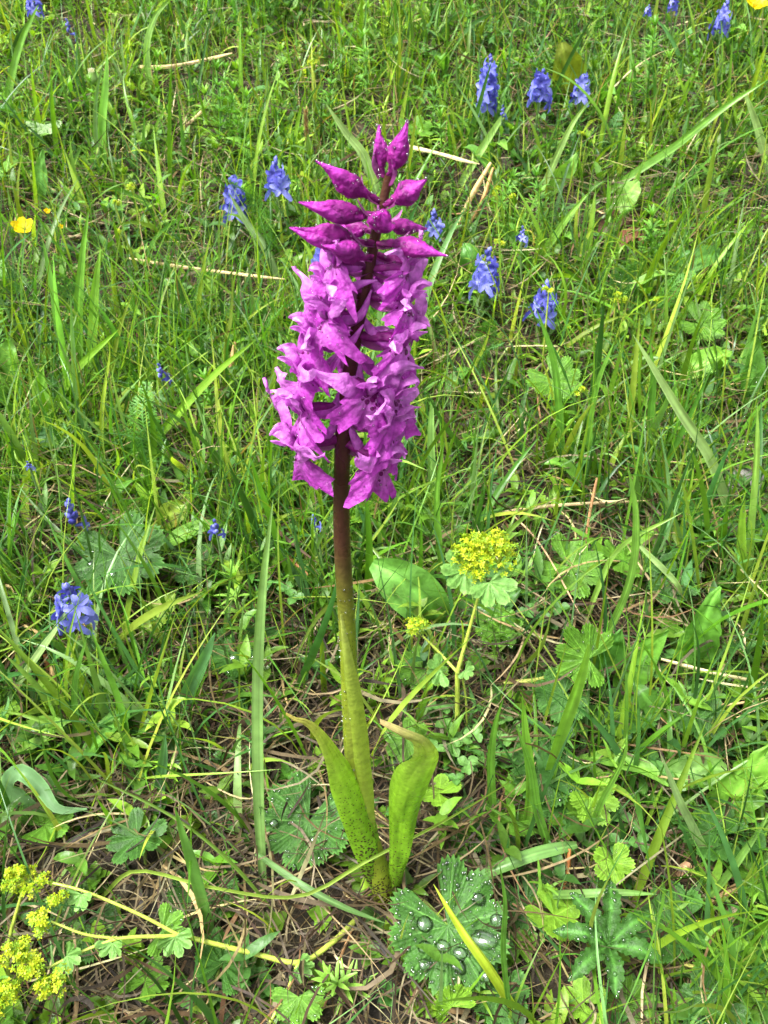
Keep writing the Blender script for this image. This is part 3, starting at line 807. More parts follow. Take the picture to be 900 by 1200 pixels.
# ------------------------------------------------------------------ smooth broad leaves
def broad_leaf(pts, wpx, label, k=(84, 130, 44), teeth=0, tooth=.0, cup=.25, hole=None, nrm=(0, -.7, .8), crinkle=.0012, group='broad smooth leaves in the turf', rib=None):
    """pts: (pixel x, pixel y, height above ground); widths in pixels"""
    W = [gp(*p) for p in pts]; F = gp(*pts[0][:2], 0) if pts[0][2] < .02 else gp(pts[0][0], pts[0][1] + 15, 0)
    z = (W[len(W) // 2] - CAM) @ FWD
    root = thing('broad_leaf_plant', label, 'leaf plant', F, group)
    mb = MB(); col = c(*k)
    V = strap(mb, W, [w * z / FPX for w in wpx], nrm, nu=33, nv=9, cup=cup, teeth=teeth, tooth=tooth, wave=.0008, wavef=3, crinkle=crinkle, c0=col, c1=col * 1.05, rib=col * 1.7 + .01, ribw=.1, blotch=.12)
    lf = mb.build('leaf', M_LEAF, root, F)
    mb = MB(); tube(mb, [F - [0, 0, .004], (F + W[0]) / 2 + [0, 0, .001], W[0] + (W[1] - W[0]) * .15], [.0014, .0012, .0008], n=6, nu=6, c0=col * 1.3); mb.build('stem', M_STEM, root, F)
    return root
UPR = (0, -1, .45)
broad_leaf([(806, 800, .004), (815, 760, .03), (830, 715, .055), (845, 688, .068)], [10, 40, 52, 44, 28, 2], 'tall blistered bright leaf standing upright by the pale straw', (88, 138, 48), nrm=UPR, teeth=7, tooth=.2, crinkle=.002)
broad_leaf([(700, 792, .02), (712, 770, .03), (722, 750, .045), (728, 738, .052)], [10, 34, 38, 26, 3], 'dark smooth oval leaf leaning on the folded fan leaf', (72, 120, 44), nrm=UPR)
broad_leaf([(722, 818, .004), (742, 785, .018), (765, 755, .032), (784, 738, .042)], [8, 34, 44, 36, 20, 3], 'glossy oval leaf with a brown speck near its tip', (92, 142, 46), nrm=UPR)
broad_leaf([(520, 728, .006), (495, 702, .03), (462, 676, .045), (436, 660, .05)], [12, 42, 58, 62, 48, 14], 'blunt light green leaf just right of the orchid stem', (98, 148, 62), nrm=(-.2, -.9, .6), crinkle=.0015)
broad_leaf([(520, 730, .004), (548, 715, .012), (585, 706, .02), (610, 690, .028)], [8, 26, 36, 30, 4], 'shaded leaf lying behind the tall yellow flower stem', (70, 112, 48))
broad_leaf([(878, 490, .004), (880, 455, .025), (884, 420, .045), (886, 394, .06)], [8, 24, 28, 22, 3], 'upright dark oval leaf at a gap of dry grass', (74, 118, 40), nrm=UPR)
broad_leaf([(795, 438, .02), (815, 430, .03), (838, 420, .034), (858, 412, .034)], [6, 28, 32, 26, 3], 'bright yellow green leaf held out flat beside the upright dark leaf', (118, 168, 58))
broad_leaf([(832, 985, .004), (850, 950, .02), (878, 910, .04), (905, 872, .055)], [14, 50, 64, 58, 40, 6], 'large bright crinkled leaf with toothed wavy edge', (104, 152, 50), nrm=(-.3, -.9, .6), teeth=6, tooth=.5, crinkle=.0025)
broad_leaf([(770, 915, .012), (795, 908, .02), (825, 900, .026), (852, 902, .026)], [10, 34, 40, 34, 12], 'pale shiny leaf lying flat behind a long pale blade', (110, 150, 72), crinkle=.0006)
broad_leaf([(782, 325, .02), (805, 312, .03), (830, 300, .035), (856, 297, .035)], [6, 22, 26, 20, 3], 'long dark leaf lying over the dead brown leaf', (78, 124, 48))
broad_leaf([(14, 878, .012), (32, 864, .022), (55, 852, .028), (78, 846, .03)], [6, 28, 34, 28, 4], 'light green leaf under the long pale blade', (116, 158, 62))
broad_leaf([(48, 240, .004), (48, 215, .03), (49, 195, .045), (50, 175, .06)], [6, 16, 18, 14, 2], 'narrow oval leaf standing beneath the silvery lobed leaf', (92, 140, 62), nrm=UPR)
broad_leaf([(660, 118, .004), (664, 95, .03), (662, 70, .055), (658, 50, .07)], [10, 36, 44, 36, 8], 'olive brownish broad leaf behind two blue flowers', (110, 124, 40), nrm=UPR)
broad_leaf([(2, 528, .015), (25, 520, .022), (52, 515, .026), (78, 520, .024)], [8, 30, 36, 30, 4], 'crinkled fern like leaf lying low in shade', (66, 108, 58), teeth=12, tooth=.6, crinkle=.002)
broad_leaf([(105, 815, .012), (92, 795, .02), (84, 780, .026), (78, 765, .032)], [6, 22, 26, 20, 3], 'small yellow green leaf below the open blue flowers', (128, 158, 50), nrm=UPR)
broad_leaf([(180, 620, .012), (195, 608, .02), (208, 598, .025), (222, 588, .028)], [6, 26, 32, 26, 5], 'yellowish oval leaf behind the dark beaded leaf', (124, 148, 48))
broad_leaf([(165, 745, .015), (180, 728, .02), (192, 712, .025), (205, 695, .03)], [6, 26, 30, 26, 6], 'torn yellowish leaf just below the dark beaded leaf', (120, 148, 52), teeth=7, tooth=.4)
broad_leaf([(720, 250, .012), (730, 238, .02), (738, 225, .03), (748, 212, .035)], [6, 22, 26, 20, 4], 'light notched leaf by the dead brown leaf', (116, 156, 70))
broad_leaf([(640, 230, .01), (655, 210, .03), (668, 195, .045), (676, 180, .055)], [6, 18, 22, 18, 3], 'narrow light leaf standing behind straw stalks', (112, 158, 66), nrm=UPR)
broad_leaf([(400, 320, .01), (398, 300, .02), (380, 290, .025), (370, 285, .03)], [6, 22, 26, 20, 4], 'soft leaf hidden behind the orchid flowers', (96, 140, 56))
broad_leaf([(545, 330, .006), (548, 318, .02), (550, 300, .035), (545, 285, .04)], [6, 22, 26, 22, 4], 'dark oval leaf beside the blue flowers', (76, 124, 48), nrm=UPR)
broad_leaf([(22, 470, .012), (14, 440, .03), (10, 415, .045), (12, 395, .055)], [8, 26, 30, 24, 4], 'broad green leaf edge beside tall grass clump', (96, 142, 48), nrm=UPR)
broad_leaf([(70, 505, .005), (55, 480, .03), (48, 455, .045), (50, 430, .06)], [8, 20, 24, 20, 3], 'upright leaf next to the broad leaf edge by grass', (104, 150, 54), nrm=UPR)
broad_leaf([(790, 855, .008), (770, 835, .02), (755, 815, .03), (742, 800, .03)], [8, 28, 34, 28, 4], 'mid green leaf under the glossy speckled leaf', (80, 126, 44), teeth=6, tooth=.3)
broad_leaf([(640, 870, .01), (665, 850, .02), (690, 838, .02), (712, 832, .02)], [6, 24, 30, 24, 4], 'dark low leaf beneath the folded fan leaf stalk', (68, 110, 40))

# filler broad leaves scattered through the sward
def proto_leaf(Lm, Wm, teeth, k):
    root = thing('broad_leaf_plant', 'small oval green leaf scattered singly in the grass', 'leaf plant', (0, 0, 0), 'small single leaves scattered in the grass')
    mb = MB(); col = c(*k)
    strap(mb, [(0, 0, .012), (0, Lm * .3, .022), (0, Lm * .7, .030), (0, Lm, .028)], [Wm * .2, Wm * .8, Wm, Wm * .8, Wm * .1], (0, -.2, 1), nu=17, nv=7, cup=.3, teeth=teeth, tooth=.4, crinkle=.001, c0=col, c1=col * 1.1, rib=col * 1.6, blotch=.15)
    mb.build('leaf', M_LEAF, root)
    mb = MB(); tube(mb, [(0, -.006, -.004), (0, -.002, .008), (0, .002, .013)], [.001, .0008], n=5, nu=5, c0=col); mb.build('stem', M_STEM, root)
    return root
def place_copies(protos, pts, smin, smax, labels=None):
    for i, p in enumerate(pts):
        o = protos[i] if i < len(protos) else copy_tree(protos[i % len(protos)])
        o.location = p; o.rotation_euler = (rng.normal(0, .15), rng.normal(0, .2), rng.uniform(0, 6.28))
        s = rng.uniform(smin, smax); o.scale = (s, s, s)
pl = [proto_leaf(.035, .014, 0, (82, 128, 46)), proto_leaf(.028, .017, 8, (94, 140, 50)), proto_leaf(.045, .012, 0, (104, 148, 56)), proto_leaf(.026, .02, 10, (70, 112, 52))]
Pf = scatter(230, dens=lambda q: tall_density(q) * np.clip(.6 + q[:, 1] * .8, 0, 1))
place_copies(pl, Pf, .7, 1.25)
mp = [(590, 1000), (630, 1120), (800, 1100), (840, 1010), (880, 1060), (600, 850), (650, 960), (780, 700), (720, 690), (870, 860), (740, 870), (620, 720), (480, 880), (520, 960), (250, 1150), (170, 1010), (60, 1000), (120, 860), (30, 780), (240, 690), (560, 540), (430, 640), (800, 640), (880, 760), (760, 760), (680, 1190), (580, 1180), (830, 1180), (180, 1180), (700, 860), (640, 840), (810, 870)]
place_copies(MANTLES, [gp(*q) for q in mp] + list(scatter(26, dens=tall_density)), .7, 1.2)

# clover
def proto_clover(n, k):
    root = thing('clover', 'little clover plant with round three part leaves', 'clover', (0, 0, 0), 'clover plants in the turf')
    for i in range(n):
        a = i * 6.28 / n + rng.uniform(0, .6); d = .009 + .006 * rng.random(); hh = .016 + .014 * rng.random()
        C = np.array([math.cos(a) * d, math.sin(a) * d, hh])
        mb = MB(); tube(mb, [(0, 0, -.004), C * [.6, .6, .6], C], [.0006, .0005], n=5, nu=5, c0=c(110, 140, 60)); mb.build('stem', M_STEM, root)
        for j in range(3):
            b = a + j * 2.094; D = np.array([math.cos(b), math.sin(b), .15])
            mb = MB(); col = c(*k)
            strap(mb, [C, C + D * .004 + [0, 0, .0006], C + D * .0085], [.0012, .005, .0074, .0078, .0056, .001], (0, 0, 1), nu=11, nv=5, cup=.3, c0=col, c1=col * 1.12, rib=col * 1.3)
            mb.build('leaflet', M_LEAF, root)
    return root
pc = [proto_clover(5, (84, 128, 60)), proto_clover(4, (96, 138, 66)), proto_clover(6, (76, 118, 54))]
cp_px = [(520, 845), (545, 895), (560, 910), (535, 925), (845, 785), (765, 800), (770, 825), (815, 850), (590, 905), (790, 975), (800, 1005), (600, 930), (760, 925), (590, 285), (545, 160), (700, 300), (120, 395), (160, 480), (210, 480), (600, 880), (885, 830), (720, 990), (515, 900), (640, 735)]
place_copies(pc, [gp(*q) for q in cp_px] + list(scatter(26, dens=tall_density)), .55, .85)

# feathery fronds (yarrow-like)
def proto_frond(L, k):
    root = thing('yarrow_frond', 'finely cut feathery green frond', 'fern leaf', (0, 0, 0), 'feathery fronds in the grass')
    mb = MB(); col = c(*k)
    sp_ = resample([(0, 0, -.004), (0, .01, L * .4), (0, L * .25, L * .8), (0, L * .5, L)], 40)
    tube(mb, sp_, [.0009, .0006, .0003], n=5, nu=24, c0=col); mb.build('stem', M_STEM, root)
    mb = MB()
    for i in range(7, 40):
        w = L * .16 * math.sin(math.pi * ((i - 5) / 36) ** .8) + .002
        T = unit(sp_[min(i + 1, 39)] - sp_[i - 1])
        for sg in (-1, 1):
            D = unit(np.array([sg, 0, 0]) + T * .5 + rng.normal(0, .12, 3)); E = sp_[i] + D * w
            strap(mb, [sp_[i], sp_[i] + D * w * .5 + T * .0006, E], [.0007, .0009, .0004], np.cross([1, 0, 0], T), nu=4, nv=2, c0=col, c1=col * 1.2)
            for q in (.4, .6, .8):
                B_ = sp_[i] + D * w * q
                for s2 in (-1, 1):
                    strap(mb, [B_, B_ + unit(D + T * s2 * 1.0 + rng.normal(0, .3, 3)) * w * .3], [.0006, .0003], np.cross([1, 0, 0], T), nu=3, nv=2, c0=col, c1=col * 1.25)
    mb.build('frond', M_LEAF, root)
    return root
pfr = [proto_frond(.07, (84, 134, 52)), proto_frond(.055, (96, 146, 56)), proto_frond(.06, (76, 122, 60))]
fr_px = [(8, 345), (22, 380), (30, 320), (12, 415), (40, 350), (180, 555), (190, 590), (160, 560), (545, 465), (560, 440), (700, 320), (715, 380), (750, 395), (610, 300), (130, 330), (330, 320), (860, 180), (700, 190), (175, 640)]
place_copies(pfr, [gp(*q) for q in fr_px] + list(scatter(22, dens=tall_density)), .7, 1.15)

# whorled bedstraw sprigs
def proto_whorl(L, k, nwh=6):
    root = thing('bedstraw', 'upright bedstraw sprig with whorls of narrow leaves', 'herb', (0, 0, 0), 'bedstraw sprigs in the grass')
    col = c(*k); mb = MB()
    sp_ = resample([(0, 0, -.004), (.003, .002, L * .5), (.001, .006, L)], 30)
    tube(mb, sp_, [.0009, .0008, .0006], n=5, nu=14, c0=col * .9, c1=col); mb.build('stem', M_STEM, root)
    mb = MB()
    for w in range(nwh):
        f = .25 + .75 * w / (nwh - 1); p = sp_[int(f * 29)]; n = 7; ll = .012 * (1.1 - .5 * f) + .003
        for i in range(n):
            a = i * 6.28 / n + w * .4 + rng.normal(0, .1); el_ = .35 + .6 * (w == nwh - 1) + rng.normal(0, .15)
            D = np.array([math.cos(a) * math.cos(el_), math.sin(a) * math.cos(el_), math.sin(el_)])
            strap(mb, [p, p + D * ll * .5 + [0, 0, .0008], p + D * ll], [.0010, .0026, .0024, .0003], (0, 0, 1) if el_ < .9 else -D * [1, 1, 0] + [0, 0, .01], nu=5, nv=3, cup=.3, c0=col * .9, c1=col * 1.25)
    mb.build('leaf_whorls', M_LEAF, root)
    return root
pw = [proto_whorl(.06, (98, 148, 52)), proto_whorl(.045, (110, 158, 56), 5), proto_whorl(.075, (86, 136, 48), 7), proto_whorl(.035, (120, 162, 64), 4)]
wh_px = [(270, 190), (290, 170), (255, 200), (240, 160), (130, 160), (300, 210), (505, 175), (485, 190), (520, 210), (180, 130), (480, 330), (310, 160), (700, 60), (745, 100), (540, 70), (430, 60), (575, 265), (600, 275), (640, 300), (425, 1165), (770, 330), (560, 370), (390, 180), (330, 110), (720, 160), (790, 120)]
place_copies(pw, [gp(*q) for q in wh_px] + list(scatter(60, dens=lambda q: tall_density(q) * np.clip(q[:, 1] * 1.5, .1, 1))), .8, 1.2)

# ------------------------------------------------------------------ blue flower spikes
BL = [c(100, 104, 190), c(118, 122, 206), c(82, 82, 170), c(138, 142, 216)]
def blue_spike(px, py, hpx, label, openf=.5, group='blue flower spikes in the grass', seed=0, foot=None, lean=0.0):
    """px, py: middle of the flowers; hpx: height of the spike in the picture"""
    r = np.random.default_rng(seed + int(px))
    hgt = r.uniform(.05, .075)
    mid = gp(px, py, hgt)
    z = (mid - CAM) @ FWD
    Hs = hpx * z / FPX * 1.1
    F = gp(*foot) if foot else np.array([mid[0] + r.uniform(-.012, .012), mid[1] + r.uniform(-.006, .01), 0])
    F[2] = float(ground_z(F[0], F[1]))
    root = thing('blue_flower_spike', label, 'flower', F, group)
    ax_ = np.array([lean, -.08 + r.uniform(-.1, .1), 1]); ax_ = unit(ax_)
    top = mid + ax_ * Hs * .5; bot = mid - ax_ * Hs * .5
    mb = MB(); tube(mb, [F - [0, 0, .004], (F + bot) / 2 + [r.uniform(-.003, .003), 0, 0], bot, top], [.0011, .0009, .0008, .0005], n=6, nu=14, c0=c(104, 138, 60), c1=c(92, 116, 80)); mb.build('stem', M_STEM, root, F)
    fs = min(Hs, .022); n = min(24, max(8, int(Hs / (.0022 if openf > .3 else .0014))))
    for i in range(n):
        f = i / (n - 1); a = i * 2.4 + r.uniform(-.3, .3)
        D = np.array([math.cos(a), math.sin(a), 0])
        p = bot + (top - bot) * f
        mb = MB(); k = BL[r.integers(4)] * r.uniform(.85, 1.1)
        if f > openf:      # closed bud
            s = fs * (.36 - .14 * f); d = unit(D * (1.0 - .6 * f) + ax_ * .8)
            tube(mb, [p, p + d * s * .5, p + d * s], [s * .16, s * .34, s * .38, s * .26, s * .05], n=7, nu=8, c0=k * .8, c1=k)
            mb.build('bud', M_BLUE, root, F)
        else:              # open flower: short tube and spreading lobes
            s = (fs * .50) * r.uniform(.8, 1.15) * (1.1 - .45 * f); d = unit(D + ax_ * r.uniform(-.2, .4)); e = p + d * s * .55
            tube(mb, [p, p + d * s * .3, e], [s * .10, s * .13, s * .17], n=7, nu=5, c0=k * .8, c1=k)
            s1 = unit(np.cross(d, ax_)); s2 = np.cross(s1, d)
            for j in range(5):
                b = j * 1.2566 + .3; Q = s1 * math.cos(b) + s2 * math.sin(b)
                ln = s * (.8 if j != 3 else 1.2) * r.uniform(.85, 1.15)
                strap(mb, [e - Q * s * .02, e + Q * ln * .5 + d * s * .2, e + Q * ln + d * s * .12], [s * .14, s * .42, s * .46, s * .18], d, nu=6, nv=4, cup=.25, c0=k * 1.05, c1=k * 1.25)
            mb.build('flower', M_BLUE, root, F)
    mb = MB()
    for i in range(3):
        f = .15 + .3 * i; p = F + (bot - F) * f; a = r.uniform(0, 6.28); D = np.array([math.cos(a), math.sin(a), .9])
        mb = MB(); strap(mb, [p, p + D * .008, p + D * .016 + [0, 0, -.002]], [.001, .004, .004, .0004], (-math.cos(a), -math.sin(a), 1), nu=7, nv=3, cup=.3, c0=c(84, 124, 50), c1=c(100, 140, 60)); mb.build('leaf', M_LEAF, root, F)
    return root
BLUE = [(84, 708, 52, 'open blue flower cluster crossed by the long pale grass blade', .62), (84, 603, 34, 'closed blue flower spike above the dark beaded leaf', .0), (253, 619, 22, 'small blue spike in grass between beaded leaf and orchid', .2),
        (274, 231, 42, 'blue flower spike beside a long pale blade above brown thatch', .7), (324, 208, 36, 'blue flower spike standing close behind the orchid buds', .6), (572, 98, 54, 'tallest blue flower spike, open from top to bottom', .75),
        (634, 101, 30, 'blue flower spike just before the olive broad leaf', .8), (681, 104, 24, 'round blue flower head on a pale stalk beside the olive leaf', .9), (589, 131, 12, 'tiny blue bud below the tallest blue spike', .0),
        (848, 20, 30, 'blue flower spike next to the far yellow buttercup', .5), (789, 4, 14, 'blue flower tip between far grass clumps', .5), (508, 261, 24, 'dark blue spike near the bent straws', .3),
        (570, 317, 48, 'blue flower spike with spread petals beside the dark oval leaf', .6), (638, 353, 40, 'blue flower spike under a tiny yellow flower head', .6), (612, 275, 16, 'small blue bud among bright leafy sprigs', .3),
        (40, 5, 20, 'pale blue flower at the grassy top of the slope', .8), (80, 32, 14, 'small dark blue bud in tall grass', .0), (368, 611, 16, 'half closed blue bud beside the dark orchid stem', .0),
        (34, 546, 12, 'tiny blue bud by the crinkled fern like leaf', .2), (188, 437, 20, 'faded dark blue spike deep in grass', .0), (470, 338, 18, 'blue flower mostly hidden behind the orchid', .6), (380, 296, 30, 'blue flowers peeping out behind the purple buds', .6), (412, 260, 22, 'blue flower between the upper purple buds', .6), (760, 13, 10, 'single blue speck of a flower on the far slope', .5)]
for i, (a, b, h, lab, of) in enumerate(BLUE):
    blue_spike(a, b, h * .92, lab, of + .15 if of > .4 else of, seed=i)

# ------------------------------------------------------------------ yellow-green flower heads
YC = [c(176, 192, 32), c(156, 182, 34), c(186, 196, 50), c(130, 168, 44)]
def star_cluster(mb, centre, rad, n, r, size, flat=.8, up=(0, 0, 1)):
    for _ in range(n):
        d = unit(r.normal(0, 1, 3) + np.asarray(up) * .6)
        p = centre + d * rad * r.uniform(.55, 1.05) * np.array([1, 1, flat])
        nn = unit(d + r.normal(0, .4, 3) + [0, 0, .4]); a = unit(np.cross(nn, r.normal(0, 1, 3))); b = np.cross(nn, a)
        k = YC[r.integers(4)] * r.uniform(.85, 1.15)
        s = size * r.uniform(.8, 1.2)
        for q in range(4):
            e = a * math.cos(q * 1.5708) + b * math.sin(q * 1.5708); f = np.cross(nn, e)
            V = [p, p + e * s * .6 + f * s * .32 + nn * s * .15, p + e * s + nn * s * .3, p + e * s * .6 - f * s * .32 + nn * s * .15]
            mb.add(V, [[0, 1, 2, 3]], np.stack([k * .8, k, k * 1.1, k]))
        V = [p + nn * s * .2 + a * s * .2, p + nn * s * .2 + b * s * .2, p + nn * s * .2 - a * s * .2, p + nn * s * .2 - b * s * .2]
        mb.add(V, [[0, 1, 2, 3]], k * np.array([1, .85, .5]))

def hairs(mb, V, n, r, L=.0007):
    for _ in range(n):
        i = r.integers(len(V)); p = V[i, r.integers(V.shape[1])]; d = unit(p - V[i].mean(0) + r.normal(0, 1e-4, 3))
        s_ = unit(np.cross(d, r.normal(0, 1, 3))) * .00005
        mb.add([p - s_, p + s_, p + d * L + s_ * .3, p + d * L - s_ * .3], [[0, 1, 2, 3]], c(190, 200, 130))

def flower_plant(label, stems, heads, leaves=(), y=None, seed=0, foot=None, name='mantle_flower', group=None, hair=60):
    """stems: lists of (px, py, h, radius mm); heads: (px, py, h, radius px, count); leaves: (px, py, h, radius px, heading)"""
    r = np.random.default_rng(seed)
    F = gp(*foot)
    root = thing(name, label, 'flower', F, group)
    pt = lambda px, py, h: gp(px, py, h)
    for st in stems:
        pts = [pt(*s[:3]) for s in st]; rad = [s[3] * .001 for s in st]
        mb = MB(); V = tube(mb, pts, rad, n=8, nu=22, c0=c(158, 172, 70), c1=c(160, 178, 66))
        if hair: hairs(mb, V, hair * 3, r)
        mb.build('stem', M_STEM, root, F)
    for (px, py, h, rp, n) in heads:
        C = pt(px, py, h); z = (C - CAM) @ FWD; rad = rp * z / FPX
        mb = MB()
        n = int(n * 2.2); nc = max(1, n // 18)
        for _ in range(nc):
            o = r.normal(0, 1, 3); o = unit(o) * rad * r.uniform(.2, .8) * np.array([1, 1, .7]) if nc > 1 else np.zeros(3)
            if nc > 1:
                tube(mb, [C - [0, 0, rad * .5], C + o * .6, C + o], [.0004, .0003], n=4, nu=4, c0=c(160, 180, 60))
            star_cluster(mb, C + o, rad * (.42 if nc > 1 else 1), max(6, n // nc), r, 0.0016 * min(1.3, max(.9, rad / .012)) if nc > 1 else .0016)
        mb.build('flower_head', M_YELLOW, root, F)
    for (px, py, h, rp, hd) in leaves:
        C = pt(px, py, h); z = (C - CAM) @ FWD
        mb = MB(); palm(mb, C, unit([r.uniform(-.3, .3), -.8, .8]), np.array([math.cos(R(hd)), -.2, -math.sin(R(hd))]), rp * z / FPX, 5, .35, gap=130, pleat=.12, dish=.3, col=c(98, 142, 66), vein=c(140, 176, 96), seed=seed + int(px), nr=6, per=11)
        mb.build('leaf', M_MANTLE, root, F)
    return root

flower_plant('tall yellow green flower head on a hairy stem right of the orchid', [[(536, 880, .0, 1.5), (536, 830, .028, 1.4), (536, 785, .055, 1.3)], [(536, 788, .055, 1.2), (548, 745, .075, 1.0), (562, 692, .10, .8), (565, 672, .108, .6)], [(536, 788, .055, .9), (515, 765, .06, .7), (495, 745, .068, .5)], [(547, 870, .0, .7), (546, 820, .03, .6), (541, 790, .052, .5)]],
             [(550, 650, .115, 30, 100), (585, 652, .115, 27, 80), (568, 636, .118, 30, 100), (562, 664, .112, 22, 60), (487, 733, .072, 18, 60)], [(574, 682, .108, 32, 60), (545, 668, .108, 30, 130), (516, 785, .055, 20, 170), (545, 785, .055, 12, 30)], foot=(536, 884), seed=1)
flower_plant('fallen hairy stem spreading several bright yellow flower clusters over the turf', [[(420, 1075, .004, 1.5), (385, 1108, .012, 1.4), (350, 1128, .018, 1.3), (300, 1118, .026, 1.2), (208, 1095, .038, 1.1)], [(208, 1095, .038, .9), (160, 1070, .043, .8), (100, 1045, .05, .7), (50, 1032, .055, .6)], [(208, 1097, .038, 1.0), (140, 1100, .045, .9), (90, 1118, .05, .7), (55, 1135, .055, .6)], [(350, 1128, .018, 1.0), (335, 1165, .02, .9), (315, 1200, .02, .8)], [(140, 1100, .044, .8), (100, 1095, .05, .6), (60, 1080, .055, .5)]],
             [(38, 1030, .058, 22, 55), (12, 1038, .058, 18, 40), (48, 1080, .06, 20, 50), (22, 1115, .062, 26, 70), (38, 1135, .062, 26, 70), (62, 1158, .062, 24, 60), (5, 1165, .06, 24, 60), (66, 1058, .056, 14, 30)],
             [(205, 1098, .04, 22, 80), (95, 1048, .052, 18, 90), (132, 1105, .047, 18, 80), (78, 1120, .053, 20, 20), (350, 1132, .02, 18, 40)], foot=(424, 1072), seed=2)
flower_plant('leaning pale stalk with yellow clusters at the fallen stem tip', [[(10, 1190, .0, 1.2), (10, 1110, .03, 1.1), (22, 1060, .05, .9), (26, 1045, .056, .7)]], [(20, 1022, .062, 13, 30)], foot=(10, 1192), seed=3)
flower_plant('low yellow flower cluster beside the dry twig', [[(855, 1160, .0, .9), (845, 1120, .012, .8), (832, 1096, .02, .7)]], [(825, 1088, .024, 16, 45), (845, 1086, .022, 12, 30)], [(862, 1100, .018, 18, 20)], foot=(857, 1162), seed=4)
for i, (a, b, rp, h, lab) in enumerate([(155, 222, 12, .05, 'small yellow green flower heads by the buttercup grass'), (134, 236, 7, .045, 'single yellow green flower knob in grass'), (583, 224, 8, .06, 'yellow flower knob beside bent straws'), (598, 231, 7, .05, 'twin yellow flower knob near bent straws'), (586, 284, 9, .05, 'yellow green head over the blue spread petals'),
        (722, 350, 10, .06, 'yellow green flower head above a feathery leaf'), (770, 350, 7, .06, 'lone yellow knob right of the feathery leaf'), (680, 458, 8, .05, 'tiny yellow head beside the soft round leaf'), (367, 75, 13, .06, 'pale yellow green head above the brown sedge spike'), (140, 270, 6, .04, 'tiny yellow head low in dark grass'),
        (643, 340, 7, .085, 'tiny yellow head touching the blue spike'), (734, 352, 7, .055, 'pale green yellow head beside the feathery leaf'), (664, 384, 6, .03, 'faint yellow head low under blue spike'), (682, 157, 5, .05, 'small yellow dot of flowers below blue heads')]):
    C = gp(a, b, h); F = np.array([C[0] + .004, C[1] + .006, 0]); fx, fy, _ = to_px([F[0], F[1], float(ground_z(F[0], F[1]))])
    mx, my, _ = to_px((C + [F[0], F[1], float(ground_z(F[0], F[1]))]) / 2)
    flower_plant(lab, [[(fx, fy, -.003, .8), (mx, my, h * .5, .7), (a, b + 2, h - .002, .5)]], [(a, b, h, rp, 24)], foot=(fx, fy), seed=20 + i, group='small yellow green flower heads', hair=0)

# buttercups
def buttercup(px, py, rpx, h, label, n=5, seed=0, tilt=(.1, -.6), openness=.55):
    r = np.random.default_rng(seed)
    C = gp(px, py, h); z = (C - CAM) @ FWD; s = rpx * z / FPX
    F = np.array([C[0] + .006, C[1] + .008, 0]); F[2] = float(ground_z(F[0], F[1]))
    root = thing('buttercup', label, 'flower', F, 'yellow buttercups')
    nn = unit([tilt[0], tilt[1], 1]); a = unit(np.cross(nn, [0, 1, .2])); b = np.cross(nn, a)
    mb = MB(); tube(mb, [F - [0, 0, .004], (F + C) / 2 + [.003, 0, 0], C - nn * .001], [.0009, .0007, .0006], n=6, nu=10, c0=c(110, 145, 55)); mb.build('stem', M_STEM, root, F)
    for j in range(n):
        t_ = j * 6.283 / n + r.uniform(-.15, .15); e = a * math.cos(t_) + b * math.sin(t_)
        mb = MB(); strap(mb, [C, C + e * s * .5 + nn * s * .12, C + e * s + nn * s * openness * r.uniform(.7, 1.2)], [s * .2, s * .85, s * 1.0, s * .85, s * .35], nn, nu=10, nv=7, cup=.35, c0=c(216, 184, 8), c1=c(232, 208, 20), wave=s * .03, crinkle=s * .04)
        mb.build('petal', M_YELLOW, root, F)
    mb = MB(); star_cluster(mb, C + nn * s * .15, s * .2, 14, r, s * .12); mb.build('flower_centre', M_YELLOW, root, F)
buttercup(28, 268, 13, .06, 'bright yellow buttercup by the feathery fronds', seed=1)
buttercup(884, 6, 15, .06, 'yellow buttercup on the far slope next to a blue spike', seed=2)
buttercup(56, 249, 4, .04, 'small half open yellow bud near the bright buttercup', 5, seed=3, openness=1.2)
buttercup(72, 267, 3, .04, 'closed yellow bud on a bent stalk near the buttercup', 5, seed=4, openness=1.4)

# ------------------------------------------------------------------ single grass blades one can follow
def blade(px, wpx, label, k=(104, 148, 50), k1=None, lean=0.0, hs=None, nrm=(0, -1, .35), twist=(0, 0), cup=.3, name='grass_blade', group='long single grass blades', cat='grass blade', mat=None, nu=26, prof=None, base=True):
    """px: pixel line from foot to tip. The foot stands on the ground; the rest rises in an upright plane that leans
    by `lean` metres of depth per metre of height, or lies at the heights hs above the ground."""
    if hs is not None:
        W = [gp(a, b, h) for (a, b), h in zip(px, hs)]
    else:
        F0 = gp(*px[0]); W = [F0 - [0, 0, .002]]
        for (a, b) in px[1:]:
            p = vp(a, b, F0[1]); p = vp(a, b, F0[1] + lean * (p[2] - F0[2])); W.append(p)
    F = W[0].copy()
    z = np.mean([(w - CAM) @ FWD for w in W])
    w = wpx * z / FPX
    mb = MB(); k0 = c(*k); kk = c(*k1) if k1 else k0 * 1.08
    strap(mb, W, [x * w for x in (prof or (.6, .85, 1, 1, .95, .8, .55, .06))], nrm, nu=nu, nv=9, cup=cup, twist=twist, c0=k0, c1=kk, rib=k0 * 1.3, ribw=.1, blotch=.3, stripe=.22, wave=w * .06, wavef=2)
    o = mb.build(name, mat or M_GRASS, None, F)
    return tag(o, label, cat, group)

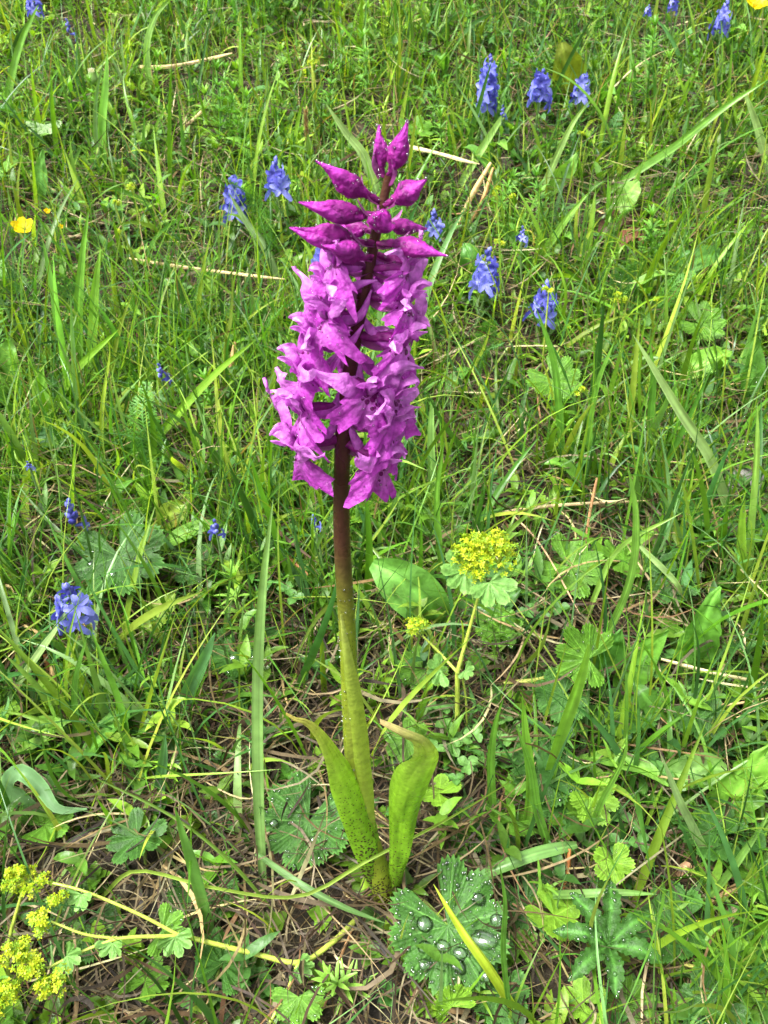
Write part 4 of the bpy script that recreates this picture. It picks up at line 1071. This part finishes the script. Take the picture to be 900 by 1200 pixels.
PALE = (142, 170, 104); BRT = (126, 170, 54); BLUEG = (80, 122, 74); DK = (74, 116, 44)
blade([(-20, 872), (20, 805), (60, 745), (97, 690)], 11, 'long pale blade slanting across the open blue flowers', PALE, hs=(.0, .03, .055, .08), nrm=(-.5, -.6, .7))
blade([(309, 1045), (303, 930), (302, 800), (308, 690), (320, 585)], 14, 'tall pale blade standing straight up left of the orchid stem', (112, 146, 80), lean=.25)
blade([(140, 562), (195, 500), (250, 440), (300, 398)], 10, 'bright blade slanting up towards the purple flowers', BRT, lean=.2)
blade([(48, 512), (85, 440), (140, 385)], 9, 'bright bent blade beside the tall grass clump', BRT, lean=.15)
blade([(868, 640), (835, 545), (795, 480), (742, 392)], 12, 'wide pale blade leaning over towards the yellow heads', PALE, lean=.1)
blade([(636, 935), (655, 870), (680, 795), (690, 755)], 15, 'smooth wide bright blade standing below the folded fan leaf', (118, 164, 60), lean=-.1, prof=(.9, 1, 1, 1, 1, .9, .7, .2))
blade([(612, 1195), (572, 1130), (540, 1085), (508, 1036)], 12, 'yellow green folded blade lying across the drop covered leaf', (156, 176, 52), hs=(.01, .05, .06, .066), cup=1.2)
blade([(600, 1200), (590, 1120), (592, 1060), (585, 1010)], 7, 'thin green blade before the drop covered leaf', (92, 140, 56), lean=-.1)
blade([(452, 262), (430, 190), (405, 155), (382, 122)], 11, 'pale blade crossing just behind the top buds', PALE, lean=.05)
blade([(335, 345), (310, 290), (290, 262), (268, 226)], 9, 'pale grey green blade leaning over the blue spike', (132, 158, 112), lean=.0)
blade([(690, 240), (740, 205), (790, 172), (850, 125), (902, 92)], 9, 'long arching blade high on the slope', (110, 156, 64), lean=.2)
blade([(905, 215), (890, 160), (872, 105)], 10, 'pale wide blade beside the long arching blade', PALE, lean=.0)
blade([(878, 705), (880, 620), (886, 540), (888, 472)], 9, 'upright light blade near the grey stone', (134, 172, 78), lean=.1)
blade([(842, 1025), (815, 975), (795, 935), (775, 885)], 10, 'pale greyish blade leaning over the flat shiny leaf', (138, 164, 112), lean=-.05)
blade([(795, 1078), (840, 1040), (880, 985), (905, 945)], 11, 'arched green blade rising over the dry twig', (108, 148, 66), hs=(.005, .03, .045, .05))
blade([(556, 1030), (590, 1015), (630, 1000), (676, 990)], 15, 'blunt wide blade lying flat with fine dew', (104, 146, 74), hs=(.02, .028, .03, .028), nrm=(0, -.4, 1), prof=(.5, .8, .95, 1, 1, 1, .9, .5))
blade([(630, 1050), (670, 1048), (720, 1046), (770, 1048)], 10, 'flat dusty blade lying just above the five fingered leaf', (104, 140, 70), hs=(.01, .03, .04, .04), nrm=(0, -.4, 1))
blade([(60, 965), (45, 955), (22, 935), (10, 918), (25, 905), (48, 922), (68, 948), (102, 948)], 20, 'broad blade curled over into a loop', (112, 152, 100), hs=(.0, .015, .03, .04, .046, .04, .035, .03), nrm=(0, -.6, 1), prof=(.6, .9, 1, 1, .95, .8, .5, .1))
blade([(250, 1098), (236, 1050), (222, 1000), (205, 945)], 15, 'wide flat green blade behind the fallen stem', (92, 136, 62), lean=.0)
blade([(335, 1085), (270, 1010), (200, 955), (98, 905)], 5, 'thin dark stalk running diagonally over the thatch', (88, 116, 44), hs=(.003, .03, .045, .06))
blade([(205, 845), (222, 808), (238, 775), (252, 742)], 17, 'short wide bluish blade left of the tall pale blade', BLUEG, lean=-.05)
blade([(186, 945), (188, 915), (192, 885), (194, 860)], 13, 'short bluish upright blade over dark thatch', BLUEG, lean=.0)
blade([(120, 1050), (160, 1020), (250, 1040), (350, 1050), (430, 1008), (520, 962), (600, 915)], 5, 'thin bright stalk crossing before the orchid foot', (134, 160, 66), hs=(.005, .04, .045, .05, .056, .05, .04), prof=(1, 1, 1, 1, 1, .9, .7, .3))
blade([(300, 1000), (350, 1035), (400, 1062), (452, 1082)], 8, 'green blade lying across thatch to the orchid foot', (96, 132, 72), hs=(.02, .03, .03, .022), nrm=(0, -.4, 1))
blade([(655, 985), (610, 965), (570, 945)], 6, 'thin blade lying before the clover patch', (100, 140, 60), hs=(.005, .02, .03))
blade([(505, 620), (506, 560), (505, 510), (506, 475)], 9, 'smooth upright pale blade right of the lowest purple flower', (122, 160, 84), lean=.15, prof=(1, 1, 1, 1, 1, .95, .8, .5))
blade([(150, 900), (145, 840), (120, 770), (105, 735)], 9, 'arching blade below the open blue flowers', (92, 138, 48), lean=.1)
blade([(95, 900), (90, 850), (88, 800), (102, 745)], 8, 'second arching blade below the open blue flowers', (86, 130, 50), lean=.1)
blade([(95, 470), (92, 380), (96, 310), (104, 245)], 11, 'tall blade in the clump behind the feathery fronds', (96, 142, 48), lean=.2)
blade([(100, 475), (108, 400), (112, 340), (118, 290)], 12, 'wide bright blade in the clump behind the feathery fronds', (110, 154, 52), lean=.2)
blade([(90, 480), (72, 400), (62, 340), (50, 280)], 10, 'leaning blade in the clump behind the feathery fronds', (90, 136, 50), lean=.2)
blade([(118, 560), (120, 480), (128, 420), (128, 400)], 5, 'thin yellow stalk beside the clump of tall blades', (150, 174, 60), lean=.1)
blade([(660, 560), (655, 480), (648, 420), (628, 360)], 9, 'upright mid green blade by the soft round leaf', (92, 140, 48), lean=.15)
blade([(700, 570), (690, 510), (700, 450), (720, 400)], 8, 'upright blade between the soft round leaf and wide pale blade', (98, 144, 52), lean=.15)
blade([(770, 560), (762, 500), (765, 450), (762, 400)], 9, 'upright blade under the leaning wide pale blade', (84, 132, 46), lean=.15)
blade([(560, 680), (590, 630), (620, 600), (640, 570)], 6, 'slanting thin blade above the tall yellow head', (120, 156, 66), lean=.1)
blade([(525, 700), (515, 640), (512, 580), (520, 520)], 8, 'slender upright blade near the smooth pale blade', (100, 146, 52), lean=.1)
blade([(690, 780), (735, 690), (745, 610), (735, 540)], 10, 'long curved blade rising over the folded fan leaf', (108, 150, 62), lean=.1)
blade([(680, 745), (700, 690), (728, 640), (800, 600)], 7, 'arched narrow blade above the oval dark leaf', (124, 160, 70), lean=.2)
blade([(870, 720), (868, 650), (870, 600), (874, 575)], 12, 'bright wide blade before the grey stone', (128, 168, 54), lean=.1)
blade([(750, 640), (790, 680), (800, 700)], 7, 'short pale blade bent down over the upright blistered leaf', PALE, hs=(.06, .045, .03))
blade([(615, 980), (622, 920), (616, 860), (612, 815)], 12, 'wide bright blade behind the clover', (112, 158, 56), lean=.05)
blade([(580, 970), (575, 900), (580, 850), (590, 820)], 10, 'upright blade in the clover patch', (102, 150, 56), lean=.05)
blade([(650, 1010), (630, 950), (622, 900), (605, 850)], 11, 'broad blade leaning out of the clover patch', (96, 142, 54), lean=.0)
blade([(688, 1000), (700, 950), (730, 890), (735, 860)], 8, 'thin upright blade beside the bright toothed leaf', (110, 154, 62), lean=.05)
blade([(530, 230), (555, 190), (580, 150), (600, 120)], 9, 'light blade slanting below the tallest blue spike', (134, 170, 90), lean=.1)
blade([(620, 250), (645, 200), (668, 150), (690, 118)], 8, 'pale stalk like blade under the round blue head', (140, 172, 96), lean=.1)
blade([(600, 330), (640, 290), (665, 255), (690, 225)], 9, 'bright diagonal blade right of the spread blue petals', (126, 170, 72), lean=.1)
blade([(5, 150), (12, 100), (25, 50), (45, 5)], 9, 'green blade on the upper slope by the pale blue flower', (104, 150, 56), lean=.2)
blade([(180, 120), (172, 60), (182, 20), (200, 0)], 8, 'arching upper slope blade above straw', (120, 160, 76), lean=.2)
blade([(122, 210), (120, 150), (124, 100), (126, 60)], 10, 'wide bright upper slope blade beside the white bud', (106, 156, 58), lean=.2)
blade([(95, 880), (60, 850), (30, 838), (-10, 830)], 6, 'thin blade lying over the light green leaf', (116, 150, 60), hs=(.02, .035, .04, .04))
blade([(300, 330), (250, 345), (215, 330), (170, 300)], 6, 'thin arching blade near the long straw', (110, 150, 60), lean=.1)

# many more single blades standing in the turf
NB = 260
Pb = scatter(NB, dens=lambda q: tall_density(q) * (q[:, 1] < .8), outside=.05)
for i, p in enumerate(Pb):
    L_ = rng.uniform(.06, .14); a = rng.uniform(0, 6.28); l0 = abs(rng.normal(.1, .25)); cu = rng.normal(.4, .5)
    D = np.array([math.cos(a), math.sin(a), 0]); pts = [p - [0, 0, .002]]
    for j in range(1, 6):
        ph = l0 + cu * j / 5; pts.append(pts[-1] + (D * math.sin(ph) + np.array([0, 0, math.cos(ph)])) * L_ / 5)
    pts = np.array(pts); pts[1:, 2] = np.maximum(pts[1:, 2], ground_z(pts[1:, 0], pts[1:, 1]) + .002)
    w = rng.uniform(.003, .0058); k0 = pick(GREENS, 1, .15)[0]
    mb = MB(); strap(mb, pts, [x * w for x in (.6, .9, 1, .95, .8, .5, .05)], (-D + [0, 0, .3]) if rng.random() < .7 else (0, -1, .3), nu=14, nv=4, cup=.35, twist=(0, rng.normal(0, .7)), c0=k0 * np.array([1.15, 1, .9]), c1=k0)
    tag(mb.build('grass_blade', M_GRASS, None, p), 'wide green grass blade standing singly in the turf', 'grass blade', 'wide single blades in the turf')

# ------------------------------------------------------------------ dry straws, dead leaves, stone and odd bits
def straw(px, hs, wpx, label, k=(190, 164, 116), k1=None):
    return blade(px, wpx, label, k, k1, hs=hs, nrm=(0, -.6, .8), cup=-.9, name='dry_straw', group='dry straw stalks', cat='straw', mat=M_STRAW, nu=18, prof=(.4, .7, .75, .7, .55, .7, .6, .15))
straw([(150, 302), (230, 314), (335, 327)], (.02, .03, .035), 6, 'long dry straw lying level left of the orchid flowers', (206, 180, 132))
straw([(575, 190), (552, 230), (522, 292)], (.05, .03, .004), 8, 'pair of bent straws, the thicker one, by the yellow knobs', (196, 168, 112))
straw([(578, 196), (566, 232), (545, 270)], (.05, .03, .006), 6, 'thinner of the pair of bent straws by the yellow knobs', (180, 142, 88))
straw([(470, 168), (520, 180), (562, 192)], (.04, .045, .045), 7, 'pale straw behind the top purple bud', (206, 188, 140))
straw([(905, 1022), (850, 1048), (798, 1078)], (.02, .018, .006), 13, 'thick dry twig lying under the arched blade', (196, 164, 116), (150, 116, 76))
straw([(145, 76), (200, 76), (272, 62)], (.02, .03, .03), 7, 'long straw lying on the upper slope', (200, 176, 128))
straw([(205, 155), (225, 140), (245, 120)], (.01, .02, .03), 6, 'short straw leaning on the upper slope', (204, 180, 132))
straw([(570, 602), (650, 592), (762, 586)], (.02, .026, .02), 6, 'level straw above the fan shaped leaf', (196, 172, 128))
straw([(775, 772), (835, 788), (897, 800)], (.03, .03, .028), 6, 'pale straw crossing before the blistered leaf', (216, 198, 150))
straw([(800, 826), (850, 826), (902, 818)], (.02, .025, .025), 5, 'thin straw below the pale crossing straw', (196, 168, 118))
straw([(8, 722), (60, 750), (125, 785)], (.02, .02, .015), 5, 'straw slanting under the open blue flowers', (196, 164, 112))
straw([(318, 640), (355, 668), (378, 700)], (.02, .025, .01), 6, 'reddish dead blade beside the orchid stem', (178, 128, 84))
straw([(596, 598), (635, 640), (680, 720)], (.03, .035, .03), 3, 'thin curved straw in front of the fan leaf', (176, 146, 110))
straw([(590, 800), (625, 797), (662, 788)], (.02, .028, .03), 7, 'yellowish stalk leading to the folded fan leaf', (170, 176, 84))
straw([(800, 1130), (850, 1142), (905, 1148)], (.02, .022, .022), 8, 'pale hairy stalk below the dry twig', (184, 180, 96))
straw([(668, 995), (666, 1020), (660, 1045)], (.03, .02, .008), 7, 'short orange brown stalk near the blunt wide blade', (190, 120, 70))
straw([(700, 560), (690, 610), (686, 650)], (.05, .03, .01), 5, 'thin brown stalk over the fan leaf', (160, 120, 80))
straw([(60, 780), (62, 810), (68, 850)], (.02, .015, .005), 12, 'wide papery dead blade over dark soil', (186, 156, 104))
straw([(30, 722), (50, 760), (58, 800)], (.015, .012, .006), 10, 'reddish papery dead blade beside the open blue flowers', (170, 112, 70))
straw([(380, 1180), (400, 1120), (415, 1085)], (.004, .008, .01), 5, 'brown rootlet running from the orchid foot', (140, 104, 64))
straw([(275, 400), (268, 440), (262, 470)], (.04, .02, .005), 8, 'broad tan dead blade in grass', (180, 146, 96))
straw([(820, 560), (800, 600), (770, 640)], (.02, .02, .01), 4, 'thin tan straw by the grey stone', (186, 156, 106))

def dead_leaf(px, py, rpx, label, k, seed):
    C = gp(px, py, .012); z = (C - CAM) @ FWD; s = rpx * z / FPX
    mb = MB(); strap(mb, [C + [-s, -.3 * s, -.006], C + [-.3 * s, 0, .004], C + [.4 * s, .2 * s, .005], C + [s, .1 * s, -.002]], [s * .3, s * .9, s * 1.1, s * .7, s * .1], (0, -.5, 1), nu=16, nv=7, cup=.6, wave=s * .12, crinkle=s * .12, c0=c(*k), c1=c(*k) * 1.3, blotch=.4, seed=seed)
    tag(mb.build('dead_leaf', M_STRAW, None, C), label, 'dead leaf', 'curled dead leaves')
dead_leaf(738, 285, 18, 'curled red brown dead leaf in a dark gap', (120, 74, 56), 1)
dead_leaf(722, 270, 22, 'dark brown dead leaf in the gap under long leaf', (70, 48, 34), 2)
dead_leaf(800, 1022, 9, 'small tan curled leaf by the pale greyish blade', (196, 156, 124), 3)
dead_leaf(862, 1072, 13, 'pale papery scrap beside the dry twig', (200, 182, 154), 4)

# grey stone
C = gp(868, 572, .004)
u_, v_ = np.meshgrid(np.linspace(0, math.pi, 20), np.linspace(0, 2 * math.pi, 30, endpoint=False), indexing='ij')
D = np.stack([np.sin(u_) * np.cos(v_), np.sin(u_) * np.sin(v_), np.cos(u_)], -1)
rr = .018 * (.8 + .45 * vnoise(D[..., 0] * 2.1 + 9, D[..., 1] * 2.1 + D[..., 2] * 1.7 + 9))
rr = np.minimum(rr, .019 / np.maximum(.6, np.abs(D @ unit([.5, -.6, .6]))))
mb = MB(); mb.add(C + D * rr[..., None] * np.array([1.3, 1, .75]), gridF(20, 30, True), c(112, 110, 104))
tag(mb.build('stone', M_STONE, None, C), 'grey stone half buried among grass blades', 'stone')

# brown sedge spike and white daisy-like bud
F = gp(362, 215); T = vp(358, 128, F[1] + .01)
root = thing('sedge_spike', 'brown seed spike of a sedge behind the upper buds', 'sedge', F)
ln = T - F
mb = MB(); tube(mb, [F - [0, 0, .003], F + ln * .6 + [.002, 0, 0], T], [.0008, .0006, .0004], n=6, nu=10, c0=c(110, 140, 70), c1=c(140, 130, 90)); mb.build('stem', M_STEM, root, F)
mb = MB(); r_ = np.random.default_rng(5)
for i in range(46):
    f = .55 + .42 * i / 46; p = F + ln * f; a = i * 2.4; d = np.array([math.cos(a) * .5, math.sin(a) * .5, .9])
    strap(mb, [p, p + d * .003 + [math.cos(a) * .0008, math.sin(a) * .0008, 0], p + d * .006], [.001, .0024, .0003], (math.cos(a), math.sin(a), .2), nu=4, nv=3, cup=-.6, c0=c(120, 88, 52), c1=c(176, 150, 96))
mb.build('seed_head', M_STRAW, root, F)

C = gp(107, 84, .05); F = np.array([C[0], C[1] + .005, 0]); F[2] = float(ground_z(F[0], F[1]))
root = thing('closed_bud', 'closed green bud tipped white on the upper slope', 'flower', F)
mb = MB(); tube(mb, [F - [0, 0, .003], (F + C) / 2, C - [0, 0, .012]], [.001, .001], n=6, nu=6, c0=c(110, 140, 60)); mb.build('stem', M_STEM, root, F)
mb = MB(); tube(mb, [C - [0, 0, .014], C - [0, 0, .007], C], [.002, .0055, .006, .0045, .003], n=12, nu=12, c0=c(90, 124, 52), c1=c(120, 150, 80), ridge=.06, ridges=8); mb.build('calyx', M_LEAF, root, F)
mb = MB()
for i in range(22):
    a = i * 2.4; rr_ = .003 * math.sqrt(i / 22); p = C + [math.cos(a) * rr_, math.sin(a) * rr_, -.003]
    strap(mb, [p, p + [math.cos(a) * .0006, math.sin(a) * .0006, .006]], [.0012, .0010], (math.cos(a), math.sin(a), .1), nu=3, nv=3, c0=c(226, 222, 206))
mb.build('tuft', M_YELLOW, root, F)

# fine dew on the turf: beads hung on the grass and low leaves near the camera
mb = MB()
gv = np.concatenate([v.co for v in []]) if False else None
me = gr.data; co = np.empty(len(me.vertices) * 3); me.vertices.foreach_get('co', co); co = co.reshape(-1, 3)
near = np.where(frame_mask(co, 10) & (co[:, 1] < .55) & (co[:, 2] - ground_z(co[:, 0], co[:, 1]) > .008))[0]
for i in rng.choice(near, 2600, replace=False):
    bead(mb, co[i], (rng.normal(0, .3), -.3, 1), rng.uniform(.0002, .0006), 1.0, 6, 4)
tag(mb.build('dew', M_WATER, stuff=True), 'fine dew beads clinging to grass blades', 'dew')
